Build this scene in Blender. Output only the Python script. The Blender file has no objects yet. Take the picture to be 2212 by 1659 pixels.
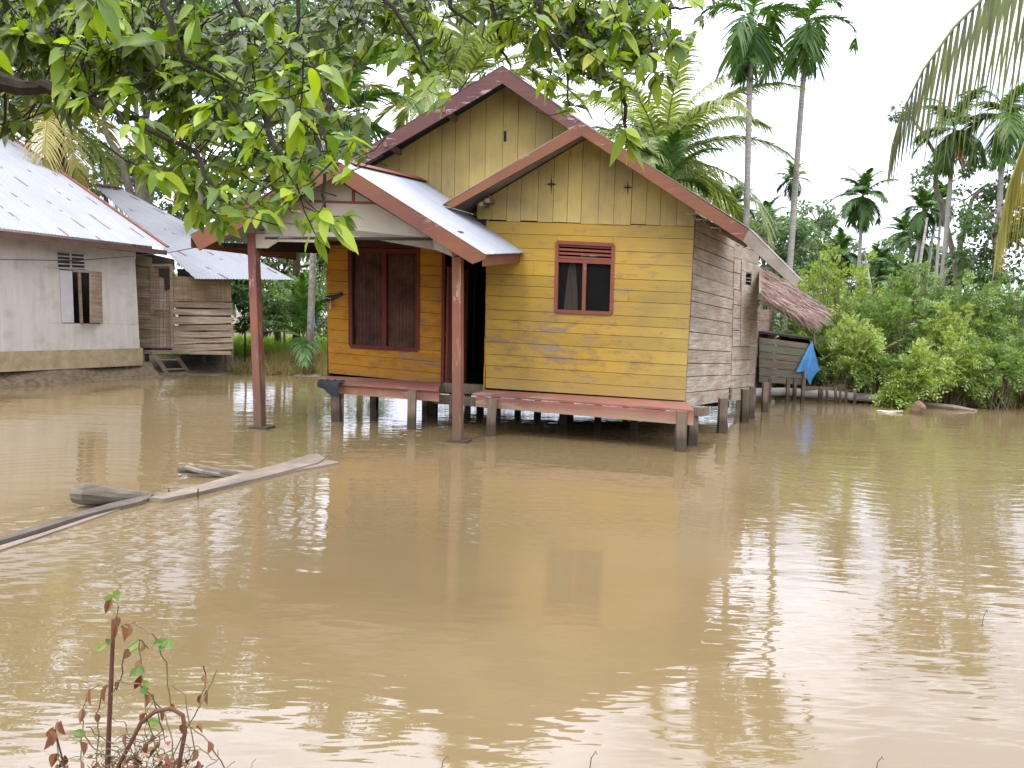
import bpy, bmesh, math, random
from mathutils import Vector, Matrix
S = bpy.context.scene
COL = S.collection
rad = math.radians
# ------------------------------------------------------------ camera, world, sun
F = 1560.0; PITCH = rad(5.18); ROLL = rad(1.5); EYE = 1.75
cd = bpy.data.cameras.new('camera'); cam = bpy.data.objects.new('camera', cd); COL.objects.link(cam)
cd.sensor_width = 36; cd.lens = 36*F/2212; cd.clip_start = .05; cd.clip_end = 2000
RM = Matrix.Rotation(math.pi/2-PITCH, 3, 'X') @ Matrix.Rotation(ROLL, 3, 'Z')
cam.matrix_world = Matrix.Translation((0, 0, EYE)) @ RM.to_4x4()
S.camera = cam
SUN_EL, SUN_AZ = rad(58), rad(-150)      # azimuth from +Y towards +X
w = bpy.data.worlds.new('World'); S.world = w; w.use_nodes = True
nt = w.node_tree; nt.nodes.clear()
def wn(t, **k):
    n = nt.nodes.new(t)
    for a, b in k.items(): setattr(n, a, b)
    return n
out = wn('ShaderNodeOutputWorld'); bg = wn('ShaderNodeBackground'); bg.inputs[1].default_value = .11
sky = wn('ShaderNodeTexSky', sky_type='NISHITA', sun_disc=False, sun_elevation=SUN_EL, sun_rotation=SUN_AZ)
tc = wn('ShaderNodeTexCoord'); mp = wn('ShaderNodeMapping'); mp.inputs['Scale'].default_value = (1.2, 1.2, 3.4)
nz = wn('ShaderNodeTexNoise'); nz.inputs['Scale'].default_value = 1.7; nz.inputs['Detail'].default_value = 7; nz.inputs['Roughness'].default_value = .55
cr = wn('ShaderNodeValToRGB'); cr.color_ramp.elements[0].position = .41; cr.color_ramp.elements[1].position = .55
cr.color_ramp.elements[0].color = (.42,.42,.42,1)
mx = wn('ShaderNodeMix', data_type='RGBA'); sz = wn('ShaderNodeSeparateXYZ'); nt.links.new(tc.outputs['Generated'], sz.inputs[0]); zr = wn('ShaderNodeValToRGB'); nt.links.new(sz.outputs[2], zr.inputs[0])
e = zr.color_ramp.elements; e[0].position = 0; e[0].color = (.24, .247, .26, 1); e[1].position = .9; e[1].color = (1, 1, 1, 1); e.new(.45).color = (.74, .75, .77, 1)   # overcast: brighter towards the zenith
zm = wn('ShaderNodeMix', data_type='RGBA', blend_type='MULTIPLY'); zm.inputs['Factor'].default_value = 1; zm.inputs['A'].default_value = (34.5, 35, 40.5, 1); nt.links.new(zr.outputs[0], zm.inputs['B']); nt.links.new(zm.outputs['Result'], mx.inputs['B'])
for a, b in ((tc.outputs['Generated'], mp.inputs[0]), (mp.outputs[0], nz.inputs['Vector']), (nz.outputs[0], cr.inputs[0]), (cr.outputs[0], mx.inputs['Factor']),
             (sky.outputs[0], mx.inputs['A']), (mx.outputs['Result'], bg.inputs[0]), (bg.outputs[0], out.inputs[0])): nt.links.new(a, b)
sd = bpy.data.lights.new('sun', 'SUN'); sd.energy = 1.3; sd.angle = rad(14); sd.color = (1, .96, .9)
sun = bpy.data.objects.new('sun', sd); COL.objects.link(sun)
sdir = Vector((math.sin(SUN_AZ)*math.cos(SUN_EL), math.cos(SUN_AZ)*math.cos(SUN_EL), math.sin(SUN_EL)))
sun.rotation_euler = sdir.to_track_quat('Z', 'Y').to_euler(); sun.location = sdir*60
S.view_settings.view_transform = 'Standard'; S.view_settings.look = 'None'; S.view_settings.exposure = 0.52; S.view_settings.gamma = 1
# ------------------------------------------------------------ pixel -> world helpers (2212x1659 grid)
CAM = Vector((0, 0, EYE)); Z = Vector((0, 0, 1))
def ray(px, py): return RM @ Vector(((px-1106)/F, -(py-829.5)/F, -1))
def at(px, py, Y): r = ray(px, py); return CAM + r*(Y/r.y)
def pz(px, py, z=0): r = ray(px, py); return CAM + r*((z-EYE)/r.z)
class Plane:
    def __init__(s, p, d, n): s.p, s.d, s.n = p, d, n
    def off(s, o): return Plane(s.p+s.n*o, s.d, s.n)
    def __call__(s, px, py): r = ray(px, py); return CAM + r*((s.p-CAM).dot(s.n)/r.dot(s.n))
    def q(s, *a): return [s(*p) for p in a]
def front(p, deg): a = rad(deg); return Plane(p, Vector((math.cos(a), -math.sin(a), 0)), Vector((math.sin(a), math.cos(a), 0)))   # n points away from the viewer
def side(p, deg): a = rad(deg); return Plane(p, Vector((math.sin(a), math.cos(a), 0)), Vector((math.cos(a), -math.sin(a), 0)))
# ------------------------------------------------------------ mesh builder
class MB:
    def __init__(s): s.v, s.f, s.uv = [], [], {}
    def add(s, vs, fs):
        b = len(s.v); s.v += [tuple(v) for v in vs]; s.f += [tuple(b+i for i in f) for f in fs]; return b
    def slab(s, pts, vec):
        n = len(pts); vs = list(pts)+[p+vec for p in pts]
        s.add(vs, [tuple(range(n))[::-1], tuple(range(n, 2*n))]+[(i, (i+1) % n, n+(i+1) % n, n+i) for i in range(n)])
    def hexa(s, a, b, c, d, e, f, g, h):   # bottom abcd, top efgh
        s.add([a, b, c, d, e, f, g, h], [(3, 2, 1, 0), (4, 5, 6, 7), (0, 1, 5, 4), (1, 2, 6, 5), (2, 3, 7, 6), (3, 0, 4, 7)])
    def beam(s, p, q, wd, ht, ref=None):
        t = (q-p).normalized(); ref = ref or (Z if abs(t.z) < .9 else Vector((1, 0, 0)))
        a = t.cross(ref).normalized()*wd/2; b = a.cross(t).normalized()*ht/2
        s.hexa(p-a-b, p+a-b, p+a+b, p-a+b, q-a-b, q+a-b, q+a+b, q-a+b)
    def box(s, c, x, y, z, yaw=0):
        cs, sn = math.cos(yaw), math.sin(yaw); a = Vector((cs, sn, 0))*x/2; b = Vector((-sn, cs, 0))*y/2; c = Vector(c); h = Z*z/2
        s.hexa(c-a-b-h, c+a-b-h, c+a+b-h, c-a+b-h, c-a-b+h, c+a-b+h, c+a+b+h, c-a+b+h)
    def tube(s, path, rads, n=6, cap=True, rough=0, rng=random):
        vs, fs = [], []; ref = None
        for i, p in enumerate(path):
            t = (path[min(i+1, len(path)-1)]-path[max(i-1, 0)])
            if t.length < 1e-6: t = Vector((0, 0, 1))
            t.normalize()
            if ref is None: ref = t.orthogonal()
            a = (ref - t*ref.dot(t))
            if a.length < 1e-4: a = t.orthogonal()
            a.normalize(); ref = a; b = t.cross(a); r = rads[i] if hasattr(rads, '__len__') else rads
            for k in range(n):
                th = 2*math.pi*k/n; rr = r*(1+rough*(rng.random()-.5)) if rough else r
                vs.append(p+(a*math.cos(th)+b*math.sin(th))*rr)
        for i in range(len(path)-1):
            for k in range(n): fs.append((i*n+k, i*n+(k+1) % n, (i+1)*n+(k+1) % n, (i+1)*n+k))
        if cap: fs.append(tuple(range(n))[::-1]); fs.append(tuple(range((len(path)-1)*n, len(path)*n)))
        s.add(vs, fs)
    def leaf(s, p, d, n, L, wd, droop=.25, fold=.25):
        d = d.normalized(); sd_ = d.cross(n)
        if sd_.length < 1e-3: sd_ = d.orthogonal()
        sd_.normalize(); n = sd_.cross(d)
        T_ = (0, .12, .34, .6, .84, 1); W_ = (0, .26, .5, .48, .24, 0); c = [p+d*(L*t)-Z*(droop*L*t*t) for t in T_]; up = n*wd*fold*.5; vs = list(c)
        for sg in (1, -1): vs += [c[i]+sd_*(sg*wd*W_[i])+up*min(1, W_[i]*2) for i in range(1, 5)]
        s.add(vs, [(0, 6, 1), (1, 6, 7, 2), (2, 7, 8, 3), (3, 8, 9, 4), (4, 9, 5), (0, 1, 10), (1, 2, 11, 10), (2, 3, 12, 11), (3, 4, 13, 12), (4, 5, 13)])
    def rhomb(s, p, d, n, L, wd):
        sd_ = d.cross(n)
        if sd_.length < 1e-3: sd_ = d.orthogonal()
        sd_.normalize(); m = p+d*(L*.45)
        s.add([p, m+sd_*wd*.5, p+d*L-Z*L*.15, m-sd_*wd*.5], [(0, 1, 2, 3)])
    def build(s, name, mat, parent=None, smooth=False, origin=None):
        base = Vector(parent['_o']) if parent is not None else Vector(origin or (0, 0, 0))
        me = bpy.data.meshes.new(name); me.from_pydata([(v[0]-base.x, v[1]-base.y, v[2]-base.z) for v in s.v], [], s.f)
        if smooth: me.polygons.foreach_set('use_smooth', [True]*len(s.f))
        if s.uv:
            ul = me.uv_layers.new(name='UVMap')
            for lp in me.loops: ul.data[lp.index].uv = s.uv.get(lp.vertex_index, (0, 0))
        me.materials.append(mat); me.update()
        o = bpy.data.objects.new(name, me); COL.objects.link(o); o['_o'] = tuple(base)
        if parent is not None: o.parent = parent
        else: o.location = base
        return o
def tag(o, label=None, cat=None, group=None, kind=None):
    if label: o['label'] = label
    if cat: o['category'] = cat
    if group: o['group'] = group
    if kind: o['kind'] = kind
    return o
def thing(name, label, cat, loc, group=None):
    o = bpy.data.objects.new(name, None); COL.objects.link(o); o.location = loc; o['_o'] = tuple(loc); o.empty_display_size = .3
    return tag(o, label, cat, group)
def dup(root, loc, rz=0, sc=1, label=None):
    r = root.copy(); COL.objects.link(r); r.location = loc; r.rotation_euler = (0, 0, rz); r.scale = sc if hasattr(sc, '__len__') else (sc, sc, sc)
    if label: r['label'] = label
    for ch in list(root.children):
        c = ch.copy(); COL.objects.link(c); c.parent = r
        for g in list(ch.children):
            d = g.copy(); COL.objects.link(d); d.parent = c
    return r
# ------------------------------------------------------------ materials
def srgb(*c): return tuple(((x/255)/12.92 if x/255 <= .04045 else ((x/255+.055)/1.055)**2.4) for x in c)
class NT:
    def __init__(s, name):
        s.m = bpy.data.materials.new(name); s.m.use_nodes = True; s.t = s.m.node_tree; s.t.nodes.clear()
        s.o = s.n('ShaderNodeOutputMaterial'); s.b = s.n('ShaderNodeBsdfPrincipled'); s.l(s.b.outputs[0], s.o.inputs[0])
    def n(s, t, **k):
        n = s.t.nodes.new(t)
        for a, b in k.items(): setattr(n, a, b)
        return n
    def l(s, a, b): s.t.links.new(a, b)
    def coord(s, scale=(1, 1, 1), kind='Object', loc=(0, 0, 0)):
        c = s.n('ShaderNodeTexCoord'); m = s.n('ShaderNodeMapping'); m.inputs['Scale'].default_value = scale; m.inputs['Location'].default_value = loc
        s.l(c.outputs[kind], m.inputs[0]); return m.outputs[0]
    def noise(s, vec, scale=1, detail=5, rough=.55, dist=0):
        n = s.n('ShaderNodeTexNoise'); n.inputs['Scale'].default_value = scale; n.inputs['Detail'].default_value = detail
        n.inputs['Roughness'].default_value = rough; n.inputs['Distortion'].default_value = dist; s.l(vec, n.inputs['Vector']); return n.outputs[0]
    def ramp(s, fac, stops, interp='LINEAR'):
        r = s.n('ShaderNodeValToRGB'); r.color_ramp.interpolation = interp; e = r.color_ramp.elements
        while len(e) < len(stops): e.new(.5)
        for i, (p, c) in enumerate(stops):
            e[i].position = p; e[i].color = tuple(c)+(1,) if hasattr(c, '__len__') else (c, c, c, 1)
        s.l(fac, r.inputs[0]); return r.outputs[0]
    def mix(s, fac, a, b, blend='MIX'):
        m = s.n('ShaderNodeMix', data_type='RGBA', blend_type=blend)
        for v, i in ((fac, 'Factor'), (a, 'A'), (b, 'B')):
            if hasattr(v, 'is_linked'): s.l(v, m.inputs[i])
            else: m.inputs[i].default_value = v if i == 'Factor' else tuple(v)+(1,)
        return m.outputs['Result']
    def math(s, op, a, b=0, c=0):
        m = s.n('ShaderNodeMath', operation=op)
        for i, v in enumerate((a, b, c)):
            if hasattr(v, 'is_linked'): s.l(v, m.inputs[i])
            else: m.inputs[i].default_value = v
        return m.outputs[0]
    def island(s): return s.n('ShaderNodeNewGeometry').outputs['Random Per Island']
    def done(s, col, rough=.8, bump=None, bstr=.3, bdist=.01, spec=.3, metal=0):
        if hasattr(col, 'is_linked'): s.l(col, s.b.inputs['Base Color'])
        else: s.b.inputs['Base Color'].default_value = tuple(col)+(1,)
        if hasattr(rough, 'is_linked'): s.l(rough, s.b.inputs['Roughness'])
        else: s.b.inputs['Roughness'].default_value = rough
        s.b.inputs['Specular IOR Level'].default_value = spec; s.b.inputs['Metallic'].default_value = metal
        if bump is not None:
            b = s.n('ShaderNodeBump'); b.inputs['Strength'].default_value = bstr; b.inputs['Distance'].default_value = bdist
            s.l(bump, b.inputs['Height']); s.l(b.outputs[0], s.b.inputs['Normal'])
        return s.m
GREY = (.38, .31, .24)
ALB = .68
def k_(c): return tuple(x*ALB for x in c)
def mud(t, base, z0, z1, col, amt=1):
    sx = t.n('ShaderNodeSeparateXYZ'); t.l(t.coord(), sx.inputs[0]); n = t.noise(t.coord((3, 3, 1.5)), 1, 5, .6)
    f = t.ramp(t.math('DIVIDE', t.math('SUBTRACT', t.math('ADD', sx.outputs[2], t.math('MULTIPLY', t.math('SUBTRACT', n, .5), (z1-z0)*.9)), z0), z1-z0), [(0, 1), (1, 0)])
    return t.mix(t.math('MULTIPLY', f, amt), base, col)
def paint(name, col, wear=.5, peel=GREY, vertical=False, dirt=.35, var=.12, fade_shade=None, spot=None, tide=None):
    col = k_(col); peel = k_(peel)
    t = NT(name); gs = (34, 34, 1.2) if vertical else (1.3, 1.3, 38)
    c = t.coord(); g = t.noise(t.coord(gs), 1, 6, .65); n1 = t.noise(c, 1.1, 4); n2 = t.noise(t.coord((1.7, 1.7, 10) if not vertical else (10, 10, 2)), 1, 7, .7, .3)
    isl = t.island()
    base = t.mix(t.math('MULTIPLY', isl, 1), tuple(x*(1-var) for x in col), tuple(min(1, x*(1+var)) for x in col))
    if fade_shade:
        sx = t.n('ShaderNodeSeparateXYZ'); t.l(c, sx.inputs[0]); f = t.ramp(t.math('ADD', t.math('MULTIPLY', sx.outputs[0], fade_shade[1]), fade_shade[2]), [(0, 0), (1, 1)])
        base = t.mix(t.math('MULTIPLY', f, 1), base, t.mix(1, base, fade_shade[0], 'MULTIPLY'))
    base = t.mix(t.ramp(g, [(.35, 0), (.75, .5)]), base, tuple(x*.62 for x in col))
    base = t.mix(t.math('MULTIPLY', t.ramp(n1, [(.42, 0), (.75, 1)]), dirt), base, (col[0]*.45, col[1]*.42, col[2]*.5+.02))
    msk = t.math('MULTIPLY', t.ramp(n2, [(.66-wear*.12, 0), (.69-wear*.12, 1)]), t.ramp(t.noise(c, .9, 3), [(.45, 0), (.56, 1)]))
    if spot:
        vx = t.coord((1/spot[2], 0, 1/spot[3]), loc=(-spot[0]/spot[2], 0, -spot[1]/spot[3])); vl = t.n('ShaderNodeVectorMath', operation='LENGTH'); t.l(vx, vl.inputs[0])
        near_ = t.ramp(vl.outputs['Value'], [(.2, 1), (1, 0)]); n3 = t.noise(t.coord((1.5, 1.5, 8)), 1.3, 8, .72, .4)
        m3 = t.ramp(t.math('ADD', n3, t.math('MULTIPLY', near_, .16)), [(.69, 0), (.72, 1)]); msk = t.math('MAXIMUM', msk, m3)
        st_ = t.ramp(t.math('ADD', t.noise(t.coord((2.2, 2.2, 5)), 1.6, 6, .7), t.math('MULTIPLY', near_, .08)), [(.55, 0), (.68, .62)]); base = t.mix(st_, base, (col[0]*.52, col[1]*.42, col[2]*.7))
    base = t.mix(msk, base, t.mix(g, tuple(x*.6 for x in peel), tuple(x*1.4 for x in peel)))
    if tide: base = mud(t, base, *tide)
    return t.done(base, .72, t.math('SUBTRACT', g, t.math('MULTIPLY', msk, .6)), .35, .004, .25)
def wood(name, c1, c2, vertical=False, stain=.5, c3=None, worm=False, tide=None):
    c1, c2 = k_(c1), k_(c2); c3 = k_(c3) if c3 else None
    t = NT(name); gs = (30, 30, 1.5) if vertical else (1.6, 1.6, 36)
    g = t.noise(t.coord(gs), 1, 8, .7, .2); n = t.noise(t.coord((1.5, 1.5, 3)), 1, 5); isl = t.island()
    b = t.mix(isl, c1, c2); b = t.mix(t.ramp(g, [(.3, 1), (.62, 0)]), b, tuple(x*.42 for x in c1))
    b = t.mix(t.math('MULTIPLY', t.ramp(n, [(.4, 0), (.7, 1)]), stain), b, c3 or tuple(x*.4 for x in c1))
    h = g
    if worm:
        wv = t.noise(t.coord((7, 7, 9)), 2.2, 8, .75, 1.2); mk = t.ramp(wv, [(.60, 0), (.63, 1)]); mk2 = t.ramp(t.noise(t.coord((1, 1, 1)), .9, 2), [(.5, 0), (.6, 1)])
        b = t.mix(t.math('MULTIPLY', mk, t.math('MULTIPLY', mk2, .8)), b, (.05, .035, .025)); h = t.math('SUBTRACT', g, mk)
    if tide: b = mud(t, b, *tide)
    return t.done(b, .85, h, .5, .006, .2)
def plain(name, c, rough=.7, var=.25, scale=4, spec=.3, bump=.2):
    c = k_(c)
    t = NT(name); n = t.noise(t.coord(), scale, 6, .6)
    return t.done(t.mix(t.ramp(n, [(.3, 0), (.7, 1)]), tuple(x*(1-var) for x in c), tuple(min(1, x*(1+var)) for x in c)), rough, n, bump, .01, spec)
def leafmat(name, c1, c2, c3, trans=.35, rough=.45, spec=.35, odd=None):
    t = NT(name); isl = t.island(); st = [(0, c1), (.5, c2), (1, c3)]
    if odd: st = [(0, c1), (.5, c2), (.95, c3), (.985, odd)]
    b = t.ramp(isl, st); n = t.noise(t.coord(), .6, 3)
    b = t.mix(t.ramp(n, [(.35, 0), (.7, .4)]), b, c1)
    t.done(b, rough, spec=spec)
    tr = t.n('ShaderNodeBsdfTranslucent'); t.l(t.mix(1, b, (1.25, 1.35, .55), 'MULTIPLY'), tr.inputs[0])
    ms = t.n('ShaderNodeMixShader'); ms.inputs[0].default_value = trans
    t.l(t.b.outputs[0], ms.inputs[1]); t.l(tr.outputs[0], ms.inputs[2]); t.l(ms.outputs[0], t.o.inputs[0]); return t.m
def metal(name, c, rust, amount=.5, lap=.76, rs=.3):
    c = k_(c); rust = k_(rust)
    t = NT(name); uv = t.coord((1, 1, 1), 'UV'); sx = t.n('ShaderNodeSeparateXYZ'); t.l(uv, sx.inputs[0])
    fr = t.math('FRACT', t.math('DIVIDE', sx.outputs[0], lap)); line = t.ramp(fr, [(0, 1), (.07, 1), (.11, 0)])
    row = t.noise(t.coord((1.3, 1.7, 1), 'UV'), 1, 2, .4); edge = t.noise(t.coord((14, 5, 1), 'UV'), 1, 4)
    m = t.math('MULTIPLY', line, t.ramp(t.math('ADD', row, t.math('MULTIPLY', edge, .25)), [(.78-amount*.08, 0), (.81-amount*.08, 1)]))
    streak = t.noise(t.coord((26, .8, 1), 'UV'), 1, 5, .6); b = t.mix(t.ramp(streak, [(.35, 0), (.7, .8)]), c, tuple(x*.72 for x in c))
    b = t.mix(t.math('MULTIPLY', t.ramp(t.noise(t.coord(), .7, 4), [(.45, 0), (.75, 1)]), .35), b, tuple(x*.6 for x in c))
    b = t.mix(t.math('MULTIPLY', line, .22), b, (.3, .27, .25)); b = t.mix(m, b, rust)
    return t.done(b, .5, streak, .15, .004, .4, rs)
M = {}
M['yellow'] = paint('yellow_boards', (.49, .385, .125), .6, (.30, .22, .15), fade_shade=((1.04, .80, .25), -.42, .45), dirt=.5, spot=(-1.9, 1.35, 1.9, .95), tide=(.62, .95, (.27, .19, .08), .55))  # deepens towards the porch: less faded paint, plus porch shade put into the colour
M['orange'] = paint('orange_boards', (.62, .28, .012), .4, (.27, .19, .12), dirt=.55, spot=(-4.2, 1.2, 2.2, 1.4), tide=(.66, .9, (.2, .12, .05), .4))  # deeper orange: partly own paint, partly porch shade and bounce painted in
M['gable'] = paint('pale_yellow_boards', (.57, .43, .135), .5, (.32, .24, .15), vertical=True, dirt=.8)
M['red'] = paint('red_brown_paint', (.265, .108, .050), .45, (.42, .3, .24), dirt=.6)
M['postred'] = paint('muddy_red_post_paint', (.31, .125, .07), .8, (.40, .29, .2), vertical=True, dirt=.8, tide=(.15, 1.5, (.10, .07, .045), .75))
M['oldred'] = paint('faded_maroon_paint', (.17, .075, .06), .8, (.42, .34, .32), dirt=.6)
M['frame'] = paint('window_frame_paint', (.26, .08, .045), .2)
M['darkframe'] = paint('dark_frame_paint', (.17, .035, .018), .1)
M['bench'] = paint('bench_paint', (.36, .155, .10), .9, (.36, .27, .19), dirt=.6, tide=(.39, .52, (.27, .19, .12), .85))
M['greywood'] = wood('weathered_grey_boards', (.55, .465, .34), (.74, .645, .48), c3=(.32, .19, .11), stain=.6, worm=True)
M['tanwood'] = wood('tan_boards', (.44, .32, .21), (.56, .43, .31), c3=(.24, .11, .04))
M['stilt'] = wood('stilt_wood', (.25, .19, .13), (.34, .26, .18), vertical=True, tide=(.16, .30, (.045, .035, .022), .85))
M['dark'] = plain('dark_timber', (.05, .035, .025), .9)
M['soffit'] = plain('dark_green_sheet', (.02, .035, .035), .5)
M['white'] = plain('off_white_board', (.50, .44, .34), .85, .18, 1.6)
M['greenboard'] = wood('faded_green_boards', (.26, .33, .22), (.36, .25, .17), c3=(.13, .09, .06))
M['slab'] = wood('rough_slabs', (.40, .29, .18), (.62, .49, .34), c3=(.17, .10, .05), stain=.6)
M['bamboo'] = wood('woven_bamboo', (.42, .30, .17), (.52, .39, .24), c3=(.2, .12, .05))
M['roof'] = metal('white_metal_sheets', (.43, .45, .475), (.16, .05, .04), 0, 9)
M['rustroof'] = metal('rust_streaked_sheets', (.37, .385, .40), (.15, .055, .04), 1.5)
M['cap'] = plain('red_ridge_cap', (.24, .075, .055), .6)
M['grey_edge'] = plain('grey_sheet_edge', (.30, .255, .20), .6)
M['glass'] = None
t = NT('window_glass'); t.b.inputs['Base Color'].default_value = (.02, .02, .02, 1); t.b.inputs['Roughness'].default_value = .03; t.b.inputs['Specular IOR Level'].default_value = .3
tr = t.n('ShaderNodeBsdfTransparent'); ms = t.n('ShaderNodeMixShader'); ms.inputs[0].default_value = .3; t.l(tr.outputs[0], ms.inputs[1]); t.l(t.b.outputs[0], ms.inputs[2]); t.l(ms.outputs[0], t.o.inputs[0]); M['glass'] = t.m
M['curtain'] = plain('beige_curtain', (.42, .33, .24), .9, .15)
M['redcurtain'] = plain('brown_curtain', (.52, .23, .15), .9, .45)
M['blackcloth'] = plain('black_cloth', (.03, .033, .04), .9)
M['blue'] = plain('blue_cloth', (.12, .38, .72), .8, .2)
M['navy'] = plain('navy_cloth', (.02, .04, .13), .9)
M['trunk'] = wood('pale_palm_trunk', (.46, .43, .37), (.58, .54, .47), stain=.3)
M['bark'] = plain('pale_bark', (.26, .22, .17), .9, .35, 6)
M['darkbark'] = plain('mossy_bark', (.035, .028, .016), .95, .5, 20)
M['brownbark'] = plain('brown_bark', (.12, .075, .04), .95, .4, 8)
M['thatch'] = leafmat('palm_thatch', (.10, .06, .05), (.22, .15, .12), (.36, .27, .21), 0, .9, .1)
M['dryleaf'] = leafmat('dry_leaf', (.13, .045, .02), (.20, .085, .035), (.30, .17, .09), .15, .7)
M['vine'] = plain('vine_stem', (.17, .14, .06), .8)
M['deadstem'] = plain('dead_stem', (.14, .06, .035), .9)
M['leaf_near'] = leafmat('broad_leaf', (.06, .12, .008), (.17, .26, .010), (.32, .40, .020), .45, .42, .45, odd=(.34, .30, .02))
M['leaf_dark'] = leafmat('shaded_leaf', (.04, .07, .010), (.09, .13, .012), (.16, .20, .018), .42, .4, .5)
M['leaf_bg'] = leafmat('tree_leaf', (.04, .085, .025), (.07, .13, .035), (.12, .20, .05))
M['leaf_bg2'] = leafmat('grey_green_leaf', (.07, .12, .05), (.11, .18, .07), (.18, .26, .10))
M['leaf_bush'] = leafmat('bright_bush_leaf', (.15, .23, .045), (.25, .33, .07), (.40, .45, .13))
M['leaf_bush2'] = leafmat('mid_bush_leaf', (.09, .15, .04), (.15, .23, .06), (.23, .32, .085))
M['palm'] = leafmat('areca_leaf', (.04, .09, .018), (.07, .15, .025), (.13, .24, .035))
M['coco'] = leafmat('coconut_leaf', (.16, .21, .07), (.25, .30, .10), (.38, .40, .15), .42, .4, .5)
M['oldfrond'] = leafmat('olive_frond', (.09, .11, .035), (.15, .17, .05), (.25, .24, .07), .35)
M['cocodry'] = leafmat('yellowing_leaf', (.20, .19, .04), (.30, .27, .06), (.38, .30, .08), .3)
M['orangeleaf'] = leafmat('orange_dead_frond', (.35, .13, .02), (.45, .2, .03), (.5, .25, .05), .2)
M['shaft'] = plain('green_crownshaft', (.14, .20, .05), .5)
M['grass'] = leafmat('dry_grass', (.24, .18, .08), (.36, .27, .12), (.20, .24, .05), .3, .8, .1)
M['greengrass'] = leafmat('green_grass', (.10, .2, .02), (.18, .32, .03), (.26, .38, .05), .3, .8, .1)
# ground and water
t = NT('muddy_ground'); n = t.noise(t.coord(), .7, 8, .65); n2 = t.noise(t.coord(), 9, 6, .7)
t.done(t.mix(t.ramp(n2, [(.4, 0), (.65, 1)]), t.ramp(n, [(.35, (.14, .10, .056)), (.55, (.19, .14, .085)), (.7, (.11, .11, .042))]), (.075, .055, .03)), .9, n2, .8, .05); M['ground'] = t.m
t = NT('muddy_flood_water')
col = t.mix(t.ramp(t.noise(t.coord((.35, .5, 1)), 1, 4), [(.35, 0), (.7, 1)]), (.150, .108, .049), (.172, .126, .062))
def wave(ang, sx_, sy_, amp, detail=1, dist=.5, loc=0):
    c = t.n('ShaderNodeTexCoord'); m1 = t.n('ShaderNodeMapping'); m1.inputs['Rotation'].default_value = (0, 0, rad(ang)); m2 = t.n('ShaderNodeMapping'); m2.inputs['Scale'].default_value = (sx_, sy_, 1); m2.inputs['Location'].default_value = (loc, loc, 0)
    t.l(c.outputs['Object'], m1.inputs[0]); t.l(m1.outputs[0], m2.inputs[0]); return t.math('MULTIPLY', t.noise(m2.outputs[0], 1, detail, .5, dist), amp)
big = t.noise(t.coord((.5, 3.0, 1)), 1, 1, .5, .5)
hs = [wave(0, .45, 2.4, .0075), wave(17, .7, 6.5, .0034, 1, .4, 3), wave(-14, .8, 8, .0026, 1, .4, 9), wave(5, 1.5, 17, .0015, 1, .3, 5), wave(-8, 4, 38, .0004, 0, 0, 7)]
msk = t.ramp(t.noise(t.coord((.16, .22, 1), loc=(.4, 1.3, 0)), 1, 2), [(.36, .4), (.58, 1.1)])
sx = t.n('ShaderNodeSeparateXYZ'); t.l(t.coord(), sx.inputs[0])
def rings(cx, cy, k, amp, R):
    dx = t.math('SUBTRACT', sx.outputs[0], cx); dy = t.math('SUBTRACT', sx.outputs[1], cy)
    r = t.math('SQRT', t.math('ADD', t.math('MULTIPLY', dx, dx), t.math('MULTIPLY', dy, dy)))
    s_ = t.math('SINE', t.math('ADD', t.math('MULTIPLY', r, k), t.math('MULTIPLY', big, 4)))
    return t.math('MULTIPLY', s_, t.math('MULTIPLY', t.ramp(t.math('DIVIDE', r, R), [(.08, 0), (.3, 1), (1, 0)]), amp))
h = hs[0]
for h_ in hs[1:]: h = t.math('ADD', h, h_)
h = t.math('MULTIPLY', h, msk)
h = t.math('ADD', h, rings(-4.6, 6.6, 30, .0007, 4.0)); h = t.math('ADD', h, rings(4.9, 9.4, 32, .0006, 5))
t.done(col, .012, h, 1, 1, .5); t.b.inputs['IOR'].default_value = 1.6; M['water'] = t.m
# ------------------------------------------------------------ ground and water
random.seed(7)
SH = [(-60, 15), (-16, 15.0), (-9.5, 18.6), (-8.8, 19.5), (-7, 20.1), (-4, 20.5), (0, 26), (5, 22), (7.4, 17.6), (9, 17.0), (14, 16.4), (60, 16)]
def shore(x):
    for (a, ya), (b, yb) in zip(SH, SH[1:]):
        if a <= x <= b: return ya+(yb-ya)*(x-a)/(b-a)
    return 16
def gz(x, y):
    d = y-shore(x); e = 1.9-y
    v = max(d, e); v += .35*math.sin(x*2.1+y)+.2*math.sin(x*5.3)
    if v < 0: return max(-1.2, v*.45)-.02
    return min(.10*v, .35)+.03*math.sin(x*1.7)*math.sin(y*1.3)*min(v, 1)
xs = sorted(set([-900, -400, -200, -120, -80]+[-60+i*2 for i in range(15)]+[-30+i*.5 for i in range(121)]+[30+i*2 for i in range(16)]+[80, 120, 200, 400, 900]))
ys = sorted(set([-300, -60, -20, -8]+[-4+i*.5 for i in range(90)]+[42+i*3 for i in range(14)]+[120, 200, 400, 900]))
g = MB(); g.v = [(x, y, gz(x, y)) for y in ys for x in xs]; nx = len(xs)
g.f = [(j*nx+i, j*nx+i+1, (j+1)*nx+i+1, (j+1)*nx+i) for j in range(len(ys)-1) for i in range(nx-1)]
tag(g.build('ground', M['ground'], smooth=True), kind='structure')
g = MB(); g.add([(-900, -300, 0), (900, -300, 0), (900, 900, 0), (-900, 900, 0)], [(0, 1, 2, 3)])
tag(g.build('water', M['water']), kind='structure')
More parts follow.
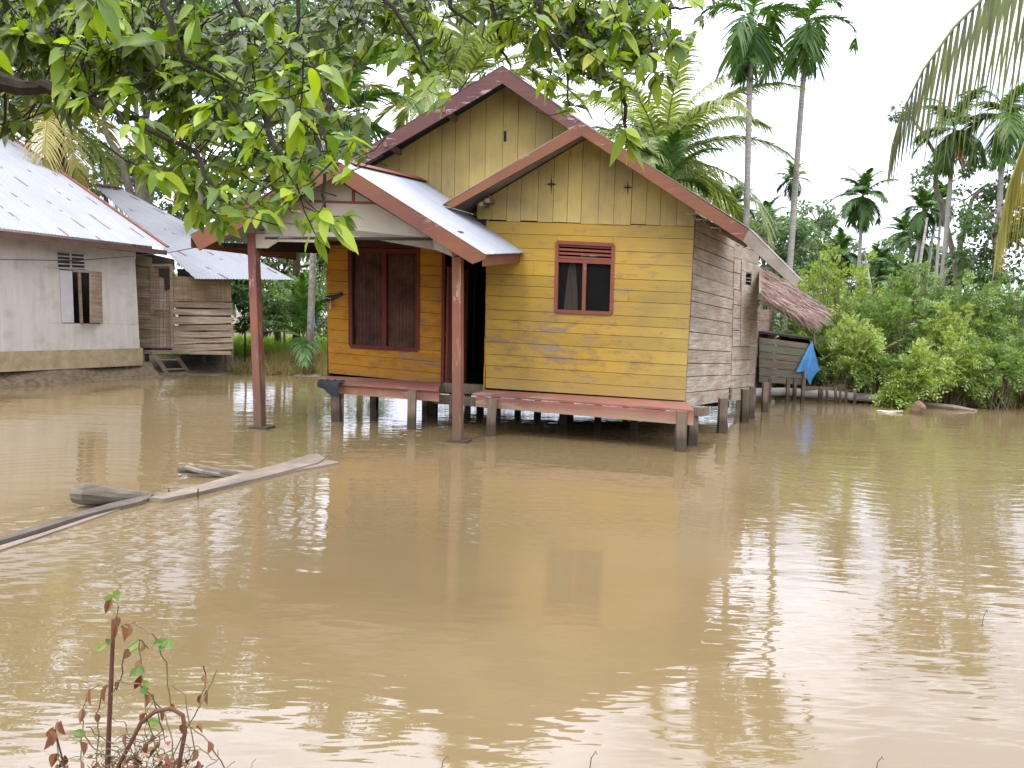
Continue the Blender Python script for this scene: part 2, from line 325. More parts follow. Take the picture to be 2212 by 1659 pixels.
# ------------------------------------------------------------ board walls
def lerp(a, b, t): return a+(b-a)*t
def boards(mb, tl, tr, br, bl, n, thick, inward, vertical=False, holes=(), rng=random, gap=.006, jit=.004, splits=0, ragged=0):
    """bilinear quad of real boards; holes = (s0,s1,t0,t1) with s left->right, t bottom->top"""
    def P(s, t): return lerp(lerp(bl, br, s), lerp(tl, tr, s), t)
    Ls = ((br-bl).length+(tr-tl).length)/2; Lt = ((tl-bl).length+(tr-br).length)/2
    edges = [0]
    for i in range(n): edges.append(edges[-1]+1+rng.uniform(-.2, .2))
    edges = [e/edges[-1] for e in edges]
    for i in range(n):
        a, b = edges[i], edges[i+1]; cuts = {0, 1}
        for (s0, s1, t0, t1) in holes:
            if (not vertical and t0 < b and t1 > a) or (vertical and s0 < b and s1 > a): cuts |= ({s0, s1} if not vertical else {t0, t1})
        for _ in range(splits):
            if rng.random() < .5: cuts.add(rng.uniform(.15, .85))
        sub = {a, b}
        for (s0, s1, t0, t1) in holes:
            for c in ((t0, t1) if not vertical else (s0, s1)):
                if a < c < b: sub.add(c)
        sub = sorted(sub)
        jo = rng.uniform(-jit, jit)
        for aa, bb in zip(sub, sub[1:]):
            ga = gap/2/(Lt if not vertical else Ls)
            a2 = aa+(ga if aa == a else 0); b2 = bb-(ga if bb == b else 0)
            cl = sorted(cuts)
            segs = []
            for c0, c1 in zip(cl, cl[1:]):
                cm, tm = (c0+c1)/2, (aa+bb)/2
                s_, t_ = (cm, tm) if not vertical else (tm, cm)
                inside = any(s0 < s_ < s1 and t0 < t_ < t1 for (s0, s1, t0, t1) in holes)
                if not inside: segs.append((c0, c1))
            for c0, c1 in segs:
                o = inward.normalized(); gs = .0015/(Ls if not vertical else Lt)
                c0, c1 = c0+gs, c1-gs; m = max(1, int((c1-c0)*(Ls if not vertical else Lt)/.6)) if ragged else 1
                for k in range(m):
                    e0, e1 = lerp(c0, c1, k/m), lerp(c0, c1, (k+1)/m)
                    r = lambda: rng.uniform(-ragged, ragged)
                    if not vertical: q = [P(e0, a2), P(e1, a2), P(e1, b2), P(e0, b2)]
                    else: q = [P(a2, e0), P(b2, e0), P(b2, e1), P(a2, e1)]
                    if m == 1 or not ragged:
                        q = [p+o*jo for p in q]; mb.slab(q, o*thick)
                if ragged:
                    mm = m+1; xs_ = [lerp(c0, c1, k/m) for k in range(mm)]
                    lo = [P(x, a2)+Z*rng.uniform(-ragged, ragged) for x in xs_]; hi = [P(x, b2)+Z*rng.uniform(-ragged, ragged) for x in xs_]
                    if m > 1: mb.slab([p+o*jo for p in lo+hi[::-1]], o*thick)
def st(p, tl, tr, br, bl):
    s = t = .5
    for _ in range(20):
        cur = lerp(lerp(bl, br, s), lerp(tl, tr, s), t); e = p-cur
        ds = lerp(br-bl, tr-tl, t); dt = lerp(tl-bl, tr-br, s)
        s += e.dot(ds)/ds.dot(ds); t += e.dot(dt)/dt.dot(dt)
    return s, t
def hole(pts, q):
    a = [st(p, *q) for p in pts]; return (min(x[0] for x in a), max(x[0] for x in a), min(x[1] for x in a), max(x[1] for x in a))
def corrugated(mb, a, b, c, d, wave=.076, amp=.010, rows=4, thick=0, jag=0):
    """a,b top edge; d,c bottom edge (a above d)"""
    L = max((b-a).length, (c-d).length); n = max(8, int(L/wave*4)); nrm = (b-a).cross(d-a).normalized()
    if nrm.z < 0: nrm = -nrm
    base = len(mb.v); H = (d-a).length
    for j in range(rows+1):
        for i in range(n+1):
            s = i/n; t_ = j/rows; p = lerp(lerp(a, b, s), lerp(d, c, s), t_)+nrm*(amp*math.sin(2*math.pi*s*L/wave))
            if j == rows and jag: p = p+(d-a).normalized()*jag*random.random()
            mb.uv[len(mb.v)] = (s*L, t_*H); mb.v.append(tuple(p))
    for j in range(rows):
        for i in range(n): k = base+j*(n+1)+i; mb.f.append((k, k+1, k+n+2, k+n+1))
# ============================================================ THE YELLOW HOUSE
rng = random.Random(3)
A1 = pz(1480, 866, .60); F1 = front(A1, 15); FL = F1.off(.35); V = Vector((math.sin(rad(27)), math.cos(rad(27)), 0)); U = F1.d; N = F1.n
SW = side(A1+U*.005, 27)
H = thing('yellow_house', 'yellow plank house on short stilts with two gables and a front porch', 'house', (A1.x, A1.y, 0))
q1 = F1.q((1050, 477), (1500, 489), (1480, 866), (1049, 838))
wpx = [(1203, 523), (1325, 529), (1320, 677), (1200, 672)]
m = MB(); boards(m, *q1, 14, .028, N, holes=[hole(F1.q(*wpx), q1)], rng=rng, splits=1)
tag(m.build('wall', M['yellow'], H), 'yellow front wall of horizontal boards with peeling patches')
qL = FL.q((700, 430), (957, 440), (953, 829), (710, 806))
lpx = [(755, 515), (903, 518), (902, 756), (757, 748)]
m = MB(); boards(m, *qL, 15, .028, N, holes=[hole(FL.q(*lpx), qL)], rng=rng)
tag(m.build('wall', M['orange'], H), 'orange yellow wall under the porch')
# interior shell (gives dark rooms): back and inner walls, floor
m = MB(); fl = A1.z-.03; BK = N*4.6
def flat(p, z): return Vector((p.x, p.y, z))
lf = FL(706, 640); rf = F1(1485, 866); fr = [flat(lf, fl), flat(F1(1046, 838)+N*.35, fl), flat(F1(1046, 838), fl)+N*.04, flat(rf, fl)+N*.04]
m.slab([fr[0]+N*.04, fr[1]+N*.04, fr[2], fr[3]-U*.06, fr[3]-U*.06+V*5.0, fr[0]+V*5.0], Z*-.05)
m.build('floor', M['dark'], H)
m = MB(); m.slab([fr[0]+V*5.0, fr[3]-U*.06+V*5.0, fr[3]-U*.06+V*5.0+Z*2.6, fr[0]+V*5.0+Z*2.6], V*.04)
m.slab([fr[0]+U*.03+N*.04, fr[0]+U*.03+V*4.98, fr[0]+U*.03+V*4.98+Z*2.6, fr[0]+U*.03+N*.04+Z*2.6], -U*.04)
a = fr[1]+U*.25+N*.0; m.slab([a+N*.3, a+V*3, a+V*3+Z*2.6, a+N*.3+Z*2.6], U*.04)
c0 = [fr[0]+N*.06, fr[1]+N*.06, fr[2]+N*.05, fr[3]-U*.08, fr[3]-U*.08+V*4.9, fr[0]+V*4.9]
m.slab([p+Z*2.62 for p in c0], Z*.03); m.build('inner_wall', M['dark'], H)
# side return of the front room beside the door
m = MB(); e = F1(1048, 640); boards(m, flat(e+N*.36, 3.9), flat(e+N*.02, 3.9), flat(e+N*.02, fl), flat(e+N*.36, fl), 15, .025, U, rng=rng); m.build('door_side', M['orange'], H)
# windows
def frame_bars(mb, pl, segs, wd, dp, off=-.012):
    for (a, b) in segs: mb.beam(pl(*a)+N*(dp/2+off), pl(*b)+N*(dp/2+off), dp if False else wd, dp, ref=N)
def window(pl, px, mull, trans, louvres, fmat, curtains, barw=.055):
    (ax, ay), (bx, by), (cx, cy), (dx, dy) = px; T = pl.off(-.012)
    m = MB(); bars = [((ax, ay), (bx, by)), ((dx, dy), (cx, cy)), ((ax, ay), (dx, dy)), ((bx, by), (cx, cy))]
    tl, tr = (lerp(ax, dx, trans), lerp(ay, dy, trans)), (lerp(bx, cx, trans), lerp(by, cy, trans)); bars.append((tl, tr))
    mt = (lerp(tl[0], tr[0], mull), lerp(tl[1], tr[1], mull)); mbm = (lerp(dx, cx, mull), lerp(dy, cy, mull)); bars.append((mt, mbm))
    k = 0
    for (a, b) in bars: m.beam(T(*a)+N*(.03+k*.0021), T(*b)+N*(.03+k*.0021), barw, .07, ref=N); k += 1
    wn_ = m.build('window', fmat, H)
    l = MB()
    for i in range(louvres):
        f = trans*(i+.75)/(louvres+.6); a, b = T(lerp(ax, dx, f), lerp(ay, dy, f)), T(lerp(bx, cx, f), lerp(by, cy, f)); l.beam(a+N*.03+U*.03, b+N*.03-U*.03, .012, .032)
    l.build('louvre', fmat, wn_)
    g = MB(); q = [T(*tl), T(*tr), T(cx, cy), T(dx, dy)]; g.slab([p+N*.045 for p in q], N*.004); g.build('pane', M['glass'], wn_)
    for (f0, f1, ff0, ff1, mat) in curtains:     # top span, bottom span
        c = MB(); n = 40; vs = []
        for j in range(9):
            for i in range(n+1):
                t_ = j/8; f = lerp(lerp(f0, ff0, t_**.7), lerp(f1, ff1, t_**.7), i/n); a = T(lerp(lerp(tl[0], tr[0], f), lerp(dx, cx, f), t_), lerp(lerp(tl[1], tr[1], f), lerp(dy, cy, f), t_))
                vs.append(a+N*(.10+.026*math.sin(i*1.3+.4*math.sin(j))))
        c.add(vs, [(j*(n+1)+i, j*(n+1)+i+1, (j+1)*(n+1)+i+1, (j+1)*(n+1)+i) for j in range(8) for i in range(n)]); c.build('curtain', mat, wn_, True)
    return wn_
tag(window(F1, wpx, .5, .26, 4, M['frame'], [(.22, .30, .12, .38, M['curtain'])]), 'small square window with beige curtain tied in the left pane')
tag(window(FL, lpx, .5, .105, 2, M['darkframe'], [(.03, .48, .03, .48, M['redcurtain']), (.52, .97, .52, .97, M['redcurtain'])], .07), 'tall window with dark brown curtains')
# door: frame, open leaf, threshold
m = MB(); D = FL.off(-.02)
m.beam(D(960, 520), D(957, 829), .05, .09, ref=N); m.beam(D(957, 522), D(1047, 526), .05, .085, ref=N); fd = m.build('door_frame', M['darkframe'], H)
m = MB(); a = D(966, 556); m.slab([flat(a, fl+.03), flat(a, fl+2.0), flat(a, fl+2.0)+U*.16+N*.55, flat(a, fl+.03)+U*.16+N*.55], U*.03)
m.beam(flat(a, fl+.9)-U*.01, flat(a, fl+.9)+U*.15+N*.54, .09, .02, ref=U); dl = m.build('door', M['frame'], H)
m = MB(); m.beam(D(940, 836), D(1060, 842), .09, .16, ref=Z); m.beam(D(948, 858)-N*.25, D(1055, 866)-N*.25, .05, .15, ref=Z); m.build('threshold', M['stilt'], H)
# side wall of weathered boards
m = MB(); boards(m, SW(1504, 462), SW(1588, 505), SW(1579, 865), SW(1481, 880), 13, .03, -SW.n, rng=rng, splits=1, gap=.012, jit=.008)
s1 = m.build('wall', M['greywood'], H); tag(s1, 'weathered grey side wall of unpainted boards')
S2 = SW.off(.015); m = MB(); q = S2.q((1588, 500), (1641, 520), (1629, 860), (1579, 867)); vp = S2.q((1612, 590), (1622, 592), (1622, 616), (1612, 614))
boards(m, *q, 12, .03, -SW.n, rng=rng, splits=1, gap=.014, jit=.008, holes=[hole(vp, q)]); s2 = m.build('wall', M['greywood'], H); tag(s2, 'rear part of the grey side wall with a small vent')
m = MB(); q3 = S2.off(.02).q((1603, 560), (1640, 575), (1634, 742), (1600, 748)); boards(m, *q3, 2, .018, -SW.n, True, holes=[hole(S2.off(.02).q((1611, 588), (1623, 590), (1623, 618), (1611, 615)), q3)], rng=rng); m.build('patch_board', M['greywood'], H)
m = MB(); m.slab([p-SW.n*.07 for p in S2.q((1512, 520), (1636, 560), (1626, 850), (1506, 864))], -SW.n*.02); m.build('backing', M['dark'], H)  # added dark slab, stops sky showing through the vent and board gaps
m = MB(); [m.beam(S2(1611, y), S2(1623, y+2), .03, .012, ref=Z) for y in (600, 607)]; m.build('louvre', M['greywood'], s2)
S3 = SW.off(-.12); m = MB(); boards(m, *S3.q((1630, 668), (1679, 668), (1665, 838), (1624, 862)), 8, .03, -SW.n, rng=rng, gap=.012, jit=.01)
s3 = m.build('wall', M['tanwood'], H); tag(s3, 'tan boards of the rear lean-to below the thatch')
# gable walls
def gable(pl, x0, x1, ybase0, ybase1, La, Ap, Ra, n, mat, lab):
    """vertical boards between a base line and the roof line La-Ap-Ra (3D points on the plane)"""
    m = MB(); d = pl.d
    def sx_(p): return (p-pl.p).dot(d)
    def roof(s):
        a, b, c = sx_(La), sx_(Ap), sx_(Ra)
        return lerp(La.z, Ap.z, (s-a)/(b-a)) if s < b else lerp(Ap.z, Ra.z, (s-b)/(c-b))
    b0, b1 = pl(x0, ybase0), pl(x1, ybase1); s0, s1 = sx_(b0), sx_(b1); ed = [0]
    for i in range(n): ed.append(ed[-1]+1+rng.uniform(-.18, .18))
    apx = sx_(Ap)
    for i in range(n):
        a, b = lerp(s0, s1, ed[i]/ed[-1])+.003, lerp(s0, s1, ed[i+1]/ed[-1])-.003; zb = lambda s: lerp(b0.z, b1.z, (s-s0)/(s1-s0)); P = lambda s, z: Vector((pl.p.x, pl.p.y, 0))+d*s+Z*z
        j = rng.uniform(-.005, .005); drop = rng.uniform(-.012, .012)
        if roof(a) < zb(a)+.02 and roof(b) < zb(b)+.02: continue
        top = [P(b, max(roof(b), zb(b)))]+([P(apx, roof(apx))] if a < apx < b else [])+[P(a, max(roof(a), zb(a)))]
        m.slab([p+N*j for p in [P(a, zb(a)+drop), P(b, zb(b)+drop)]+top], N*.022)
    o = m.build('gable_wall', mat, H); tag(o, lab)
    k = MB(); lo = .12; P3 = lambda p: p-Z*.05+N*.05
    k.slab([P(s0, b0.z-.15)+N*.05, P(s1, b1.z-.15)+N*.05, P(s1, max(b1.z, roof(s1)-.05))+N*.05, P3(Ap), P(s0, max(b0.z, roof(s0)-.05))+N*.05], N*.02); k.build('backing', M['dark'], H); return o  # second slab added in dark, blocks the sky between the gable boards
RB = F1.off(-.55); BB = F1.off(-.20); back = V*(.55/V.dot(N))
ra, rl, rr1, rr2 = RB(1257, 268), RB(962, 446), RB(1615, 495), RB(1728, 608)
gable(F1.off(-.012), 1030, 1500, 474, 489, rl+back, ra+back, rr1+back, 14, M['gable'], 'pale yellow vertical boards of the front gable with dark stars in place of cutouts')
ba, bl_, br_ = BB(1085, 146), BB(560, 465), BB(1257+120, 262+96)
bk2 = V*(.55/V.dot(N))
gable(FL.off(-.006), 690, 1330, 450, 480, bl_+bk2, ba+bk2, br_+bk2, 20, M['gable'], 'pale yellow vertical boards of the tall rear gable')
# vents: thin dark plates on the boards, drawn where shaded holes would be
def star(cx, cy, w_, h_):
    pts = []
    for k in range(8):
        r = 1 if k % 2 == 0 else .2; a = math.pi/2*(k/2)+math.pi/2; pts.append(F1.off(-.018)(cx+w_*r*math.cos(a), cy-h_*r*math.sin(a)))
    m = MB(); m.slab(pts, N*.004); m.build('vent_dark_plate', M['dark'], H)
star(1191, 398, 12, 22); star(1356, 405, 11, 18)
m = MB(); m.slab(FL.off(-.013).q((1088, 283), (1094, 283), (1094, 306), (1088, 306)), N*.004); m.build('vent_dark_plate', M['dark'], H)
# bargeboards (real boards on the rake)
def barge(pl, pts, mat, th=.03, name='bargeboard', parent=None, lab=None):
    m = MB(); m.slab(pl.q(*pts), N*th); o = m.build(name, mat, parent or H)
    if lab: tag(o, lab)
    return o
def sheet(mb, a, b, vec, th=.012): mb.slab([a, b, b+vec, a+vec], Z*th)
m = MB(); bz = Z*.02
m.slab([ra+bz, rl+bz-U*.05, rl+bz-U*.05+V*2.6, ra+V*2.6+bz], Z*.012); m.slab([ra+bz, rr1+bz, rr1+bz+V*3.0, ra+V*3.0+bz], Z*.012)
m.slab([rr1+bz, rr2+bz, rr2+bz+V*.5, rr1+V*.5+bz], Z*.012)
r1 = m.build('roof', M['grey_edge'], H); tag(r1, 'roof over the front room')
barge(RB, [(1257, 264), (962, 441), (975, 450), (1257, 293)], M['red'], parent=r1); barge(RB.off(.004), [(1257, 264), (1257, 293), (1605, 522), (1618, 497)], M['red'], parent=r1)
barge(RB.off(.002), [(1618, 496), (1605, 521), (1718, 621), (1728, 606)], M['grey_edge'], parent=r1, lab='weathered grey end of the right bargeboard')
m = MB()
m.slab([ba+bz, bl_+bz, bl_+bz+V*6, ba+V*6+bz], Z*.012); m.slab([ba+bz, br_+bz, br_+bz+V*6, ba+V*6+bz], Z*.012); r2 = m.build('roof', M['soffit'], H); tag(r2, 'tall main roof of dark sheets')
barge(BB, [(1085, 141), (560, 460), (560, 487), (1085, 180)], M['oldred'], parent=r2); barge(BB.off(.004), [(1085, 141), (1085, 180), (1245, 290), (1270, 272)], M['oldred'], parent=r2)
def one(name, mat, fn):
    q_ = MB(); fn(q_); return q_.build(name, M[mat], H)
for f in (.22, .45, .7): p = lerp(ba, bl_, f)-Z*.10; one('purlin', 'stilt', lambda q_: q_.beam(p-N*.02, p+N*.6, .06, .08))
for (x, y) in ((1052, 433), (1040, 441)): one('purlin', 'stilt', lambda q_: q_.beam(RB.off(.12)(x, y), F1(x+12, y+2)+N*.1, .07, .06))
for (x, y) in ((1480, 462), (1502, 474), (1534, 492)): one('batten', 'stilt', lambda q_: q_.beam(F1.off(-.45)(x, y), F1.off(-.45)(x+28, y+1), .03, .018)); one('rafter', 'stilt', lambda q_: q_.beam(F1.off(-.4)(x+20, y+4), F1.off(-.4)(x+20, y+4)+V*2.2, .04, .05))
m = MB(); p0, p1 = flat(fr[2], 0)+V*3.0, flat(fr[3], 0)+V*3.4; boards(m, p0+Z*.56, p1+Z*.56, p1+Z*.16, p0+Z*.16, 3, .03, V, rng=rng, gap=.03, jit=.02); m.build('skirting', M['dark'], H)  # rear planks added out of sight to keep the space below the floor dark
# benches along the front
m = MB(); z = .6
b0, b1 = pz(1020, 850, .60), pz(1500, 886, .575); d0, d1 = F1(1049, 838)-N*.0, F1(1481, 866)
m.slab([b0, b1, Vector((d1.x, d1.y, b1.z+.01))+U*.02-N*.004, Vector((d0.x, d0.y, b0.z+.01))-N*.004], Z*-.028)
b = m.build('bench', M['bench'], H); tag(b, 'long worn red bench ledge along the front of the house')
m = MB(); f0, f1 = pz(1027, 852, .60), pz(1499, 888, .57); m.slab([f0-Z*.0+N*.02-Z*.03, f1+N*.02-Z*.03, f1+N*.02-Z*.20, f0+N*.02-Z*.185], N*.03); m.build('apron', M['bench'], b)
m = MB(); l0, l1 = pz(700, 826, .64), pz(947, 842, .62); e0, e1 = FL(712, 806), FL(953, 829)
m.slab([l0, l1, Vector((e1.x, e1.y, .66))-N*.004, Vector((e0.x, e0.y, .67))-N*.004-U*.05], Z*-.028); bL = m.build('bench', M['bench'], H); tag(bL, 'short brown bench under the porch window')
m = MB(); m.slab([l0+N*.03-Z*.03+U*.05, l1+N*.03-Z*.03, l1+N*.03-Z*.19, l0+N*.03+U*.05-Z*.17], N*.03); m.build('apron', M['bench'], bL)
# stilts
def stilt(px, py, wd, top, yaw=-.26, mat='stilt', name='stilt'):
    b_ = pz(px, py, 0); m = MB(); dx, dy = rng.uniform(-.035, .035), rng.uniform(-.02, .02); m.tube([b_+Vector((dx, dy, -.8)), b_+Vector((dx*.2, 0, -.05)), b_+Vector((-dx*.3, -dy, top*.5)), b_+Vector((-dx*.5, -dy, top))], [wd*.74, wd*.70, wd*.66, wd*.69], 4 if name == 'stilt' else 8, rough=.12, rng=rng); return m.build(name, M[mat], H)
for px, py, wd in ((1470, 975, .14), (1060, 941, .14), (1494, 962, .13), (1559, 935, .13), (1607, 912, .13), (1622, 905, .10), (1651, 890, .11), (727, 910, .15), (889, 926, .13)):
    stilt(px, py, wd, .555 if py > 930 else .6)
for i in range(5):
    for j in range(3):
        p = fr[0]+(fr[3]-fr[0])*(.05+.195*i)+V*(.9+1.7*j); mm = MB(); mm.box((p.x, p.y, -.15), .12, .12, 1.35, -.26); mm.build('stilt', M['stilt'], H)
m = MB()
for j in range(4): a_ = flat(fr[0], .50)+V*(.5+1.3*j)+U*.1; b_ = flat(fr[3], .47)+V*(.5+1.3*j)-U*.1; m.beam(a_, b_, .08, .12)
m.beam(pz(1507, 890, .50), pz(1520, 889, .50)+V*.1, .12, .12); m.build('floor_beam', M['stilt'], H)
# ---- porch
PP = front(pz(992, 957, 0), 15); PB = PP.off(-.35)
def post(pb, pt, wd, lab):
    b_ = pz(*pb, 0); t_ = PP(*pt); m = MB(); m.beam(b_-Z*.9, Vector((t_.x, t_.y, t_.z)), wd, wd, ref=N)
    o = m.build('porch_post', M['postred'], H); tag(o, lab); f = MB(); f.box((b_.x, b_.y, .0), .30, .26, .07, -.2); f.build('footing', M['stilt'], o)
post((566, 925), (547, 505), .125, 'left porch post leaning slightly'); post((992, 954), (989, 500), .125, 'right porch post in front of the door')
pa = PB(718, 344); pr = PB(1048, 552); pl_ = PB(412, 512); rb = FL(905, 388); rv = rb-pa; rv.z = 0
m = MB(); corrugated(m, pa+Z*.02+U*.0, rb+Z*.02, FL.off(-.15)(1138, 545), pr+Z*.02, rows=6, jag=.012)
corrugated(m, rb+Z*.02, pa+Z*.02, pl_+Z*.02, pl_+rv+Z*.02, rows=4); pr_o = m.build('porch_roof', M['roof'], H); tag(pr_o, 'porch roof of pale corrugated sheets')
barge(PB, [(718, 340), (410, 507), (430, 541), (722, 382)], M['red'], parent=pr_o); barge(PB.off(.004), [(718, 340), (722, 382), (1020, 570), (1048, 560), (1048, 549)], M['red'], parent=pr_o)
m = MB(); e = FL.off(-.17)(1130, 545); pe = PB(1042, 552); m.slab([pe, e, e-Z*.15, pe-Z*.14], N*.03); m.build('fascia', M['red'], pr_o)
e = pl_+rv; m = MB(); m.slab([pl_-Z*.01, e-Z*.01, e-Z*.15, pl_-Z*.15], N*.03); m.build('fascia', M['red'], pr_o)
m = MB(); r0, r1_ = lerp(pa, rb, .3)+Z*.035, rb+Z*.035; nrmR = Vector((.5, 0, .86)); m.slab([lerp(pa, rb, .12)+Z*.03, r1_, r1_+U*.16-Z*.07, lerp(pa, rb, .12)+Z*.03+U*.16-Z*.07], Z*.01); m.slab([lerp(pa, rb, .12)+Z*.03, r1_, r1_-U*.16-Z*.07, lerp(pa, rb, .12)+Z*.03-U*.16-Z*.07], Z*.01); m.build('ridge_cap', M['cap'], pr_o)
G = PP.off(-.03); m = MB(); m.slab(G.q((572, 512), (572, 476), (720, 384), (985, 548), (940, 516)), N*.012); gp = m.build('gable_panel', M['white'], H)
m = MB(); G2 = G.off(-.012); m.slab(G2.q((668, 432), (812, 436), (812, 441), (668, 437)), N*.01); m.slab(G2.q((760, 405), (766, 405), (766, 434), (760, 434)), N*.008); m.build('batten', M['frame'], gp)
for nm_, px_ in (('bracket', ((548, 506), (600, 506), (600, 522), (578, 536), (548, 536))), ('trim_board', ((601, 512), (690, 513), (690, 524), (601, 522))), ('bracket', ((935, 516), (990, 548), (990, 560), (938, 538)))):
    m = MB(); m.slab(G2.q(*px_), N*.02); m.build(nm_, M['white'], gp)
m = MB(); m.slab(G2.q((572, 511), (935, 513), (935, 519), (572, 517)), N*.05); m.build('beam', M['dark'], H)
m = MB(); w0 = PP(560, 512); w1 = FL(708, 528); m.beam(PP(560, 528), FL.off(0)(706, 535), .08, .2); m.beam(w0+V*.9, w0+V*.9+U*2.6, .06, .06); m.beam(PP(430, 525)+N*.3, PP(556, 528)+N*.3, .05, .07); m.beam(PP(989, 524), FL(1046, 528), .06, .08)
m.slab([w0+Z*.10, PP(989, 520)+Z*.10, FL(1000, 532)+Z*.1, FL(640, 522)+Z*.1], Z*.012); m.build('ceiling', M['dark'], H)
m = MB(); c = PP.off(.5)(845, 514)
for k, (r, z_) in enumerate(((.02, .03), (.035, 0), (.045, -.03), (.03, -.06), (.0, -.075))): pass
m.tube([c+Z*.04, c+Z*.01, c-Z*.02, c-Z*.05, c-Z*.065], [.02, .028, .045, .035, .008], 10); m.build('bulb', plain('bulb_white', (.7, .68, .6), .3), H, True)
# thatched lean-to roof
m = MB(); tA, tB, tC, tD = at(1640, 574, 16.4), at(1783, 664, 16.6), at(1748, 690, 14.3), at(1640, 628, 14.2)
m.slab([tA-Z*.03, tB-Z*.03, tC-Z*.03, tD-Z*.03], Z*-.03)
for i in range(500):
    p = lerp(tD, tC, rng.random())+Z*rng.uniform(-.07, .03); d = ((tC-tD).normalized()+Vector((rng.uniform(-.3, .1), rng.uniform(-.6, 0), rng.uniform(-.5, .1)))).normalized(); m.rhomb(p, d, Vector((0, -1, .4)), rng.uniform(.12, .34), rng.uniform(.015, .03))
for i in range(1500):
    s_, t_ = rng.random()**.95, rng.random(); p = lerp(lerp(tA, tB, s_), lerp(tD, tC, s_), t_)+Z*rng.uniform(-.05, .05); d = (lerp(tB, tC, t_)-lerp(tA, tD, t_)).normalized()
    d = (d+Vector((rng.uniform(-.2, .2), rng.uniform(-.45, .25), rng.uniform(-.12, .16)))).normalized(); L = rng.uniform(.15, .42); m.rhomb(p, d, Vector((rng.uniform(-.4, .4), -.5, 1)), L, rng.uniform(.015, .035)); 
m.build('thatch_roof', M['thatch'], H)
one('rafter', 'stilt', lambda q_: q_.beam(tD-Z*.12, tC-Z*.12, .08, .1)); one('rafter', 'stilt', lambda q_: q_.beam(at(1640, 650, 14.2), at(1700, 672, 14.2), .05, .07)); one('hanging_pole', 'stilt', lambda q_: q_.beam(at(1757, 690, 14.5), at(1760, 745, 14.5), .02, .02))
# things on and by the house
m = MB(); Pc = lambda x, y: FL.off(-.62)(x, y)
c = []
for j in range(7):
    for i in range(9):
        s_, t_ = i/8, j/6; p = pz(lerp(688, 733, s_), 824+3*s_, .66)
        if t_ < .34: q_ = p+N*(.22*(1-t_*3)); q_.z = .675+.02*math.sin(i*2+j)
        else: q_ = p-N*.01; fall = .10+.22*s_**1.6*(1 if s_ < .85 else .7); q_.z = .675-(t_-.33)/.67*fall; q_ = q_+N*(-.03-.018*math.sin(i*1.9)*t_)+U*(.02*(t_-.33)*math.sin(i))
        c.append(q_)
m.add(c, [(j*9+i, j*9+i+1, (j+1)*9+i+1, (j+1)*9+i) for j in range(6) for i in range(8)]); o = m.build('cloth', M['blackcloth'], smooth=True)
tag(o, 'crumpled black cloth hanging over the left end of the porch bench', 'cloth')
o = thing('sandal', 'dark sandal stuck on the left corner of the orange wall', 'sandal', tuple(FL.off(-.05)(715, 640)))
Q = FL.off(-.05); m = MB(); m.slab(Q.q((696, 646), (704, 639), (722, 637), (737, 631), (738, 637), (727, 643), (708, 652), (697, 652)), N*.05); m.build('sole', M['blackcloth'], o)
m = MB(); m.tube([Q(698, 647)-N*.02, Q(706, 643)-N*.03, Q(716, 645)-N*.02], .008, 6); m.build('strap', M['white'], o)
m = MB(); a = Q(714, 648); m.tube([a, a-Z*.06, a-Z*.10, a-Z*.14, a-Z*.17], [.004, .012, .024, .022, .006], 8); o = m.build('pouch', M['white'], smooth=True, origin=tuple(a)); tag(o, 'small pale pouch hanging by a string below the dark sandal', 'pouch')
# ============================================================ GREY HOUSE ON THE LEFT
ec = at(303, 790, 18.5); GW = side(ec, 24)      # wall recedes to the right
HG = thing('grey_house', 'pale grey house at left with rust streaked metal roofs and a wooden annex', 'house', (ec.x, ec.y, 0))
def gpt(t_, z_): return Vector((ec.x, ec.y, 0))+GW.d*t_+Z*z_
tlx, blx = GW(0, 503), GW(0, 800); q = [GW(0, 503)+(-GW.d)*6, GW(291, 545), GW(303, 765), GW(0, 766)-GW.d*6]
t_ = NT('grey_plaster_board'); c_ = t_.coord(); sp = t_.n('ShaderNodeSeparateXYZ'); t_.l(c_, sp.inputs[0]); st_ = t_.noise(t_.coord((9, 9, .8)), 1, 6, .65)
bb_ = t_.mix(t_.ramp(st_, [(.35, 0), (.7, .7)]), (.47, .43, .365), (.37, .33, .27)); bb_ = t_.mix(t_.ramp(t_.math('ADD', sp.outputs[2], t_.math('MULTIPLY', t_.noise(c_, 1.5, 4), .6)), [(.45, 1), (.62, .45), (1.0, 0)]), bb_, (.28, .22, .135))
bb_ = t_.mix(t_.math('MULTIPLY', t_.ramp(t_.noise(c_, 2.5, 6), [(.5, 0), (.8, 1)]), .5), bb_, (.2, .17, .13))
t_.done(bb_, .85); M['greywall'] = t_.m
m = MB(); hw = [GW(126, 545), GW(218, 548), GW(220, 698), GW(132, 698)]; boards(m, *q, 8, .04, -GW.n, True, holes=[hole([GW(131, 585), GW(212, 588), GW(218, 698), GW(134, 698)], q), hole(GW.q((124, 544), (183, 550), (184, 580), (126, 578)), q)], rng=rng, gap=.002, jit=.001)
gw = m.build('wall', M['greywall'], HG)
m = MB(); m.slab([GW.off(.03)(0, 757)-GW.d*6, GW.off(.03)(309, 752), GW.off(.03)(309, 789), GW.off(.03)(0, 800)-GW.d*6], -GW.n*.05); m.build('skirting', plain('muddy_skirting', (.42, .32, .18), .85), HG)
m = MB(); c = []; K_ = 44
for j in range(6):
    for i in range(K_+1):
        t_ = lerp(-10, .35, i/K_); f = j/5; c.append(gpt(t_, lerp(.38, -.16, f**.8)+rng.uniform(-.03, .03)*(0 < j < 5))+GW.n*(lerp(-.1, .38, f)+.08*math.sin(t_*2.3+f)))
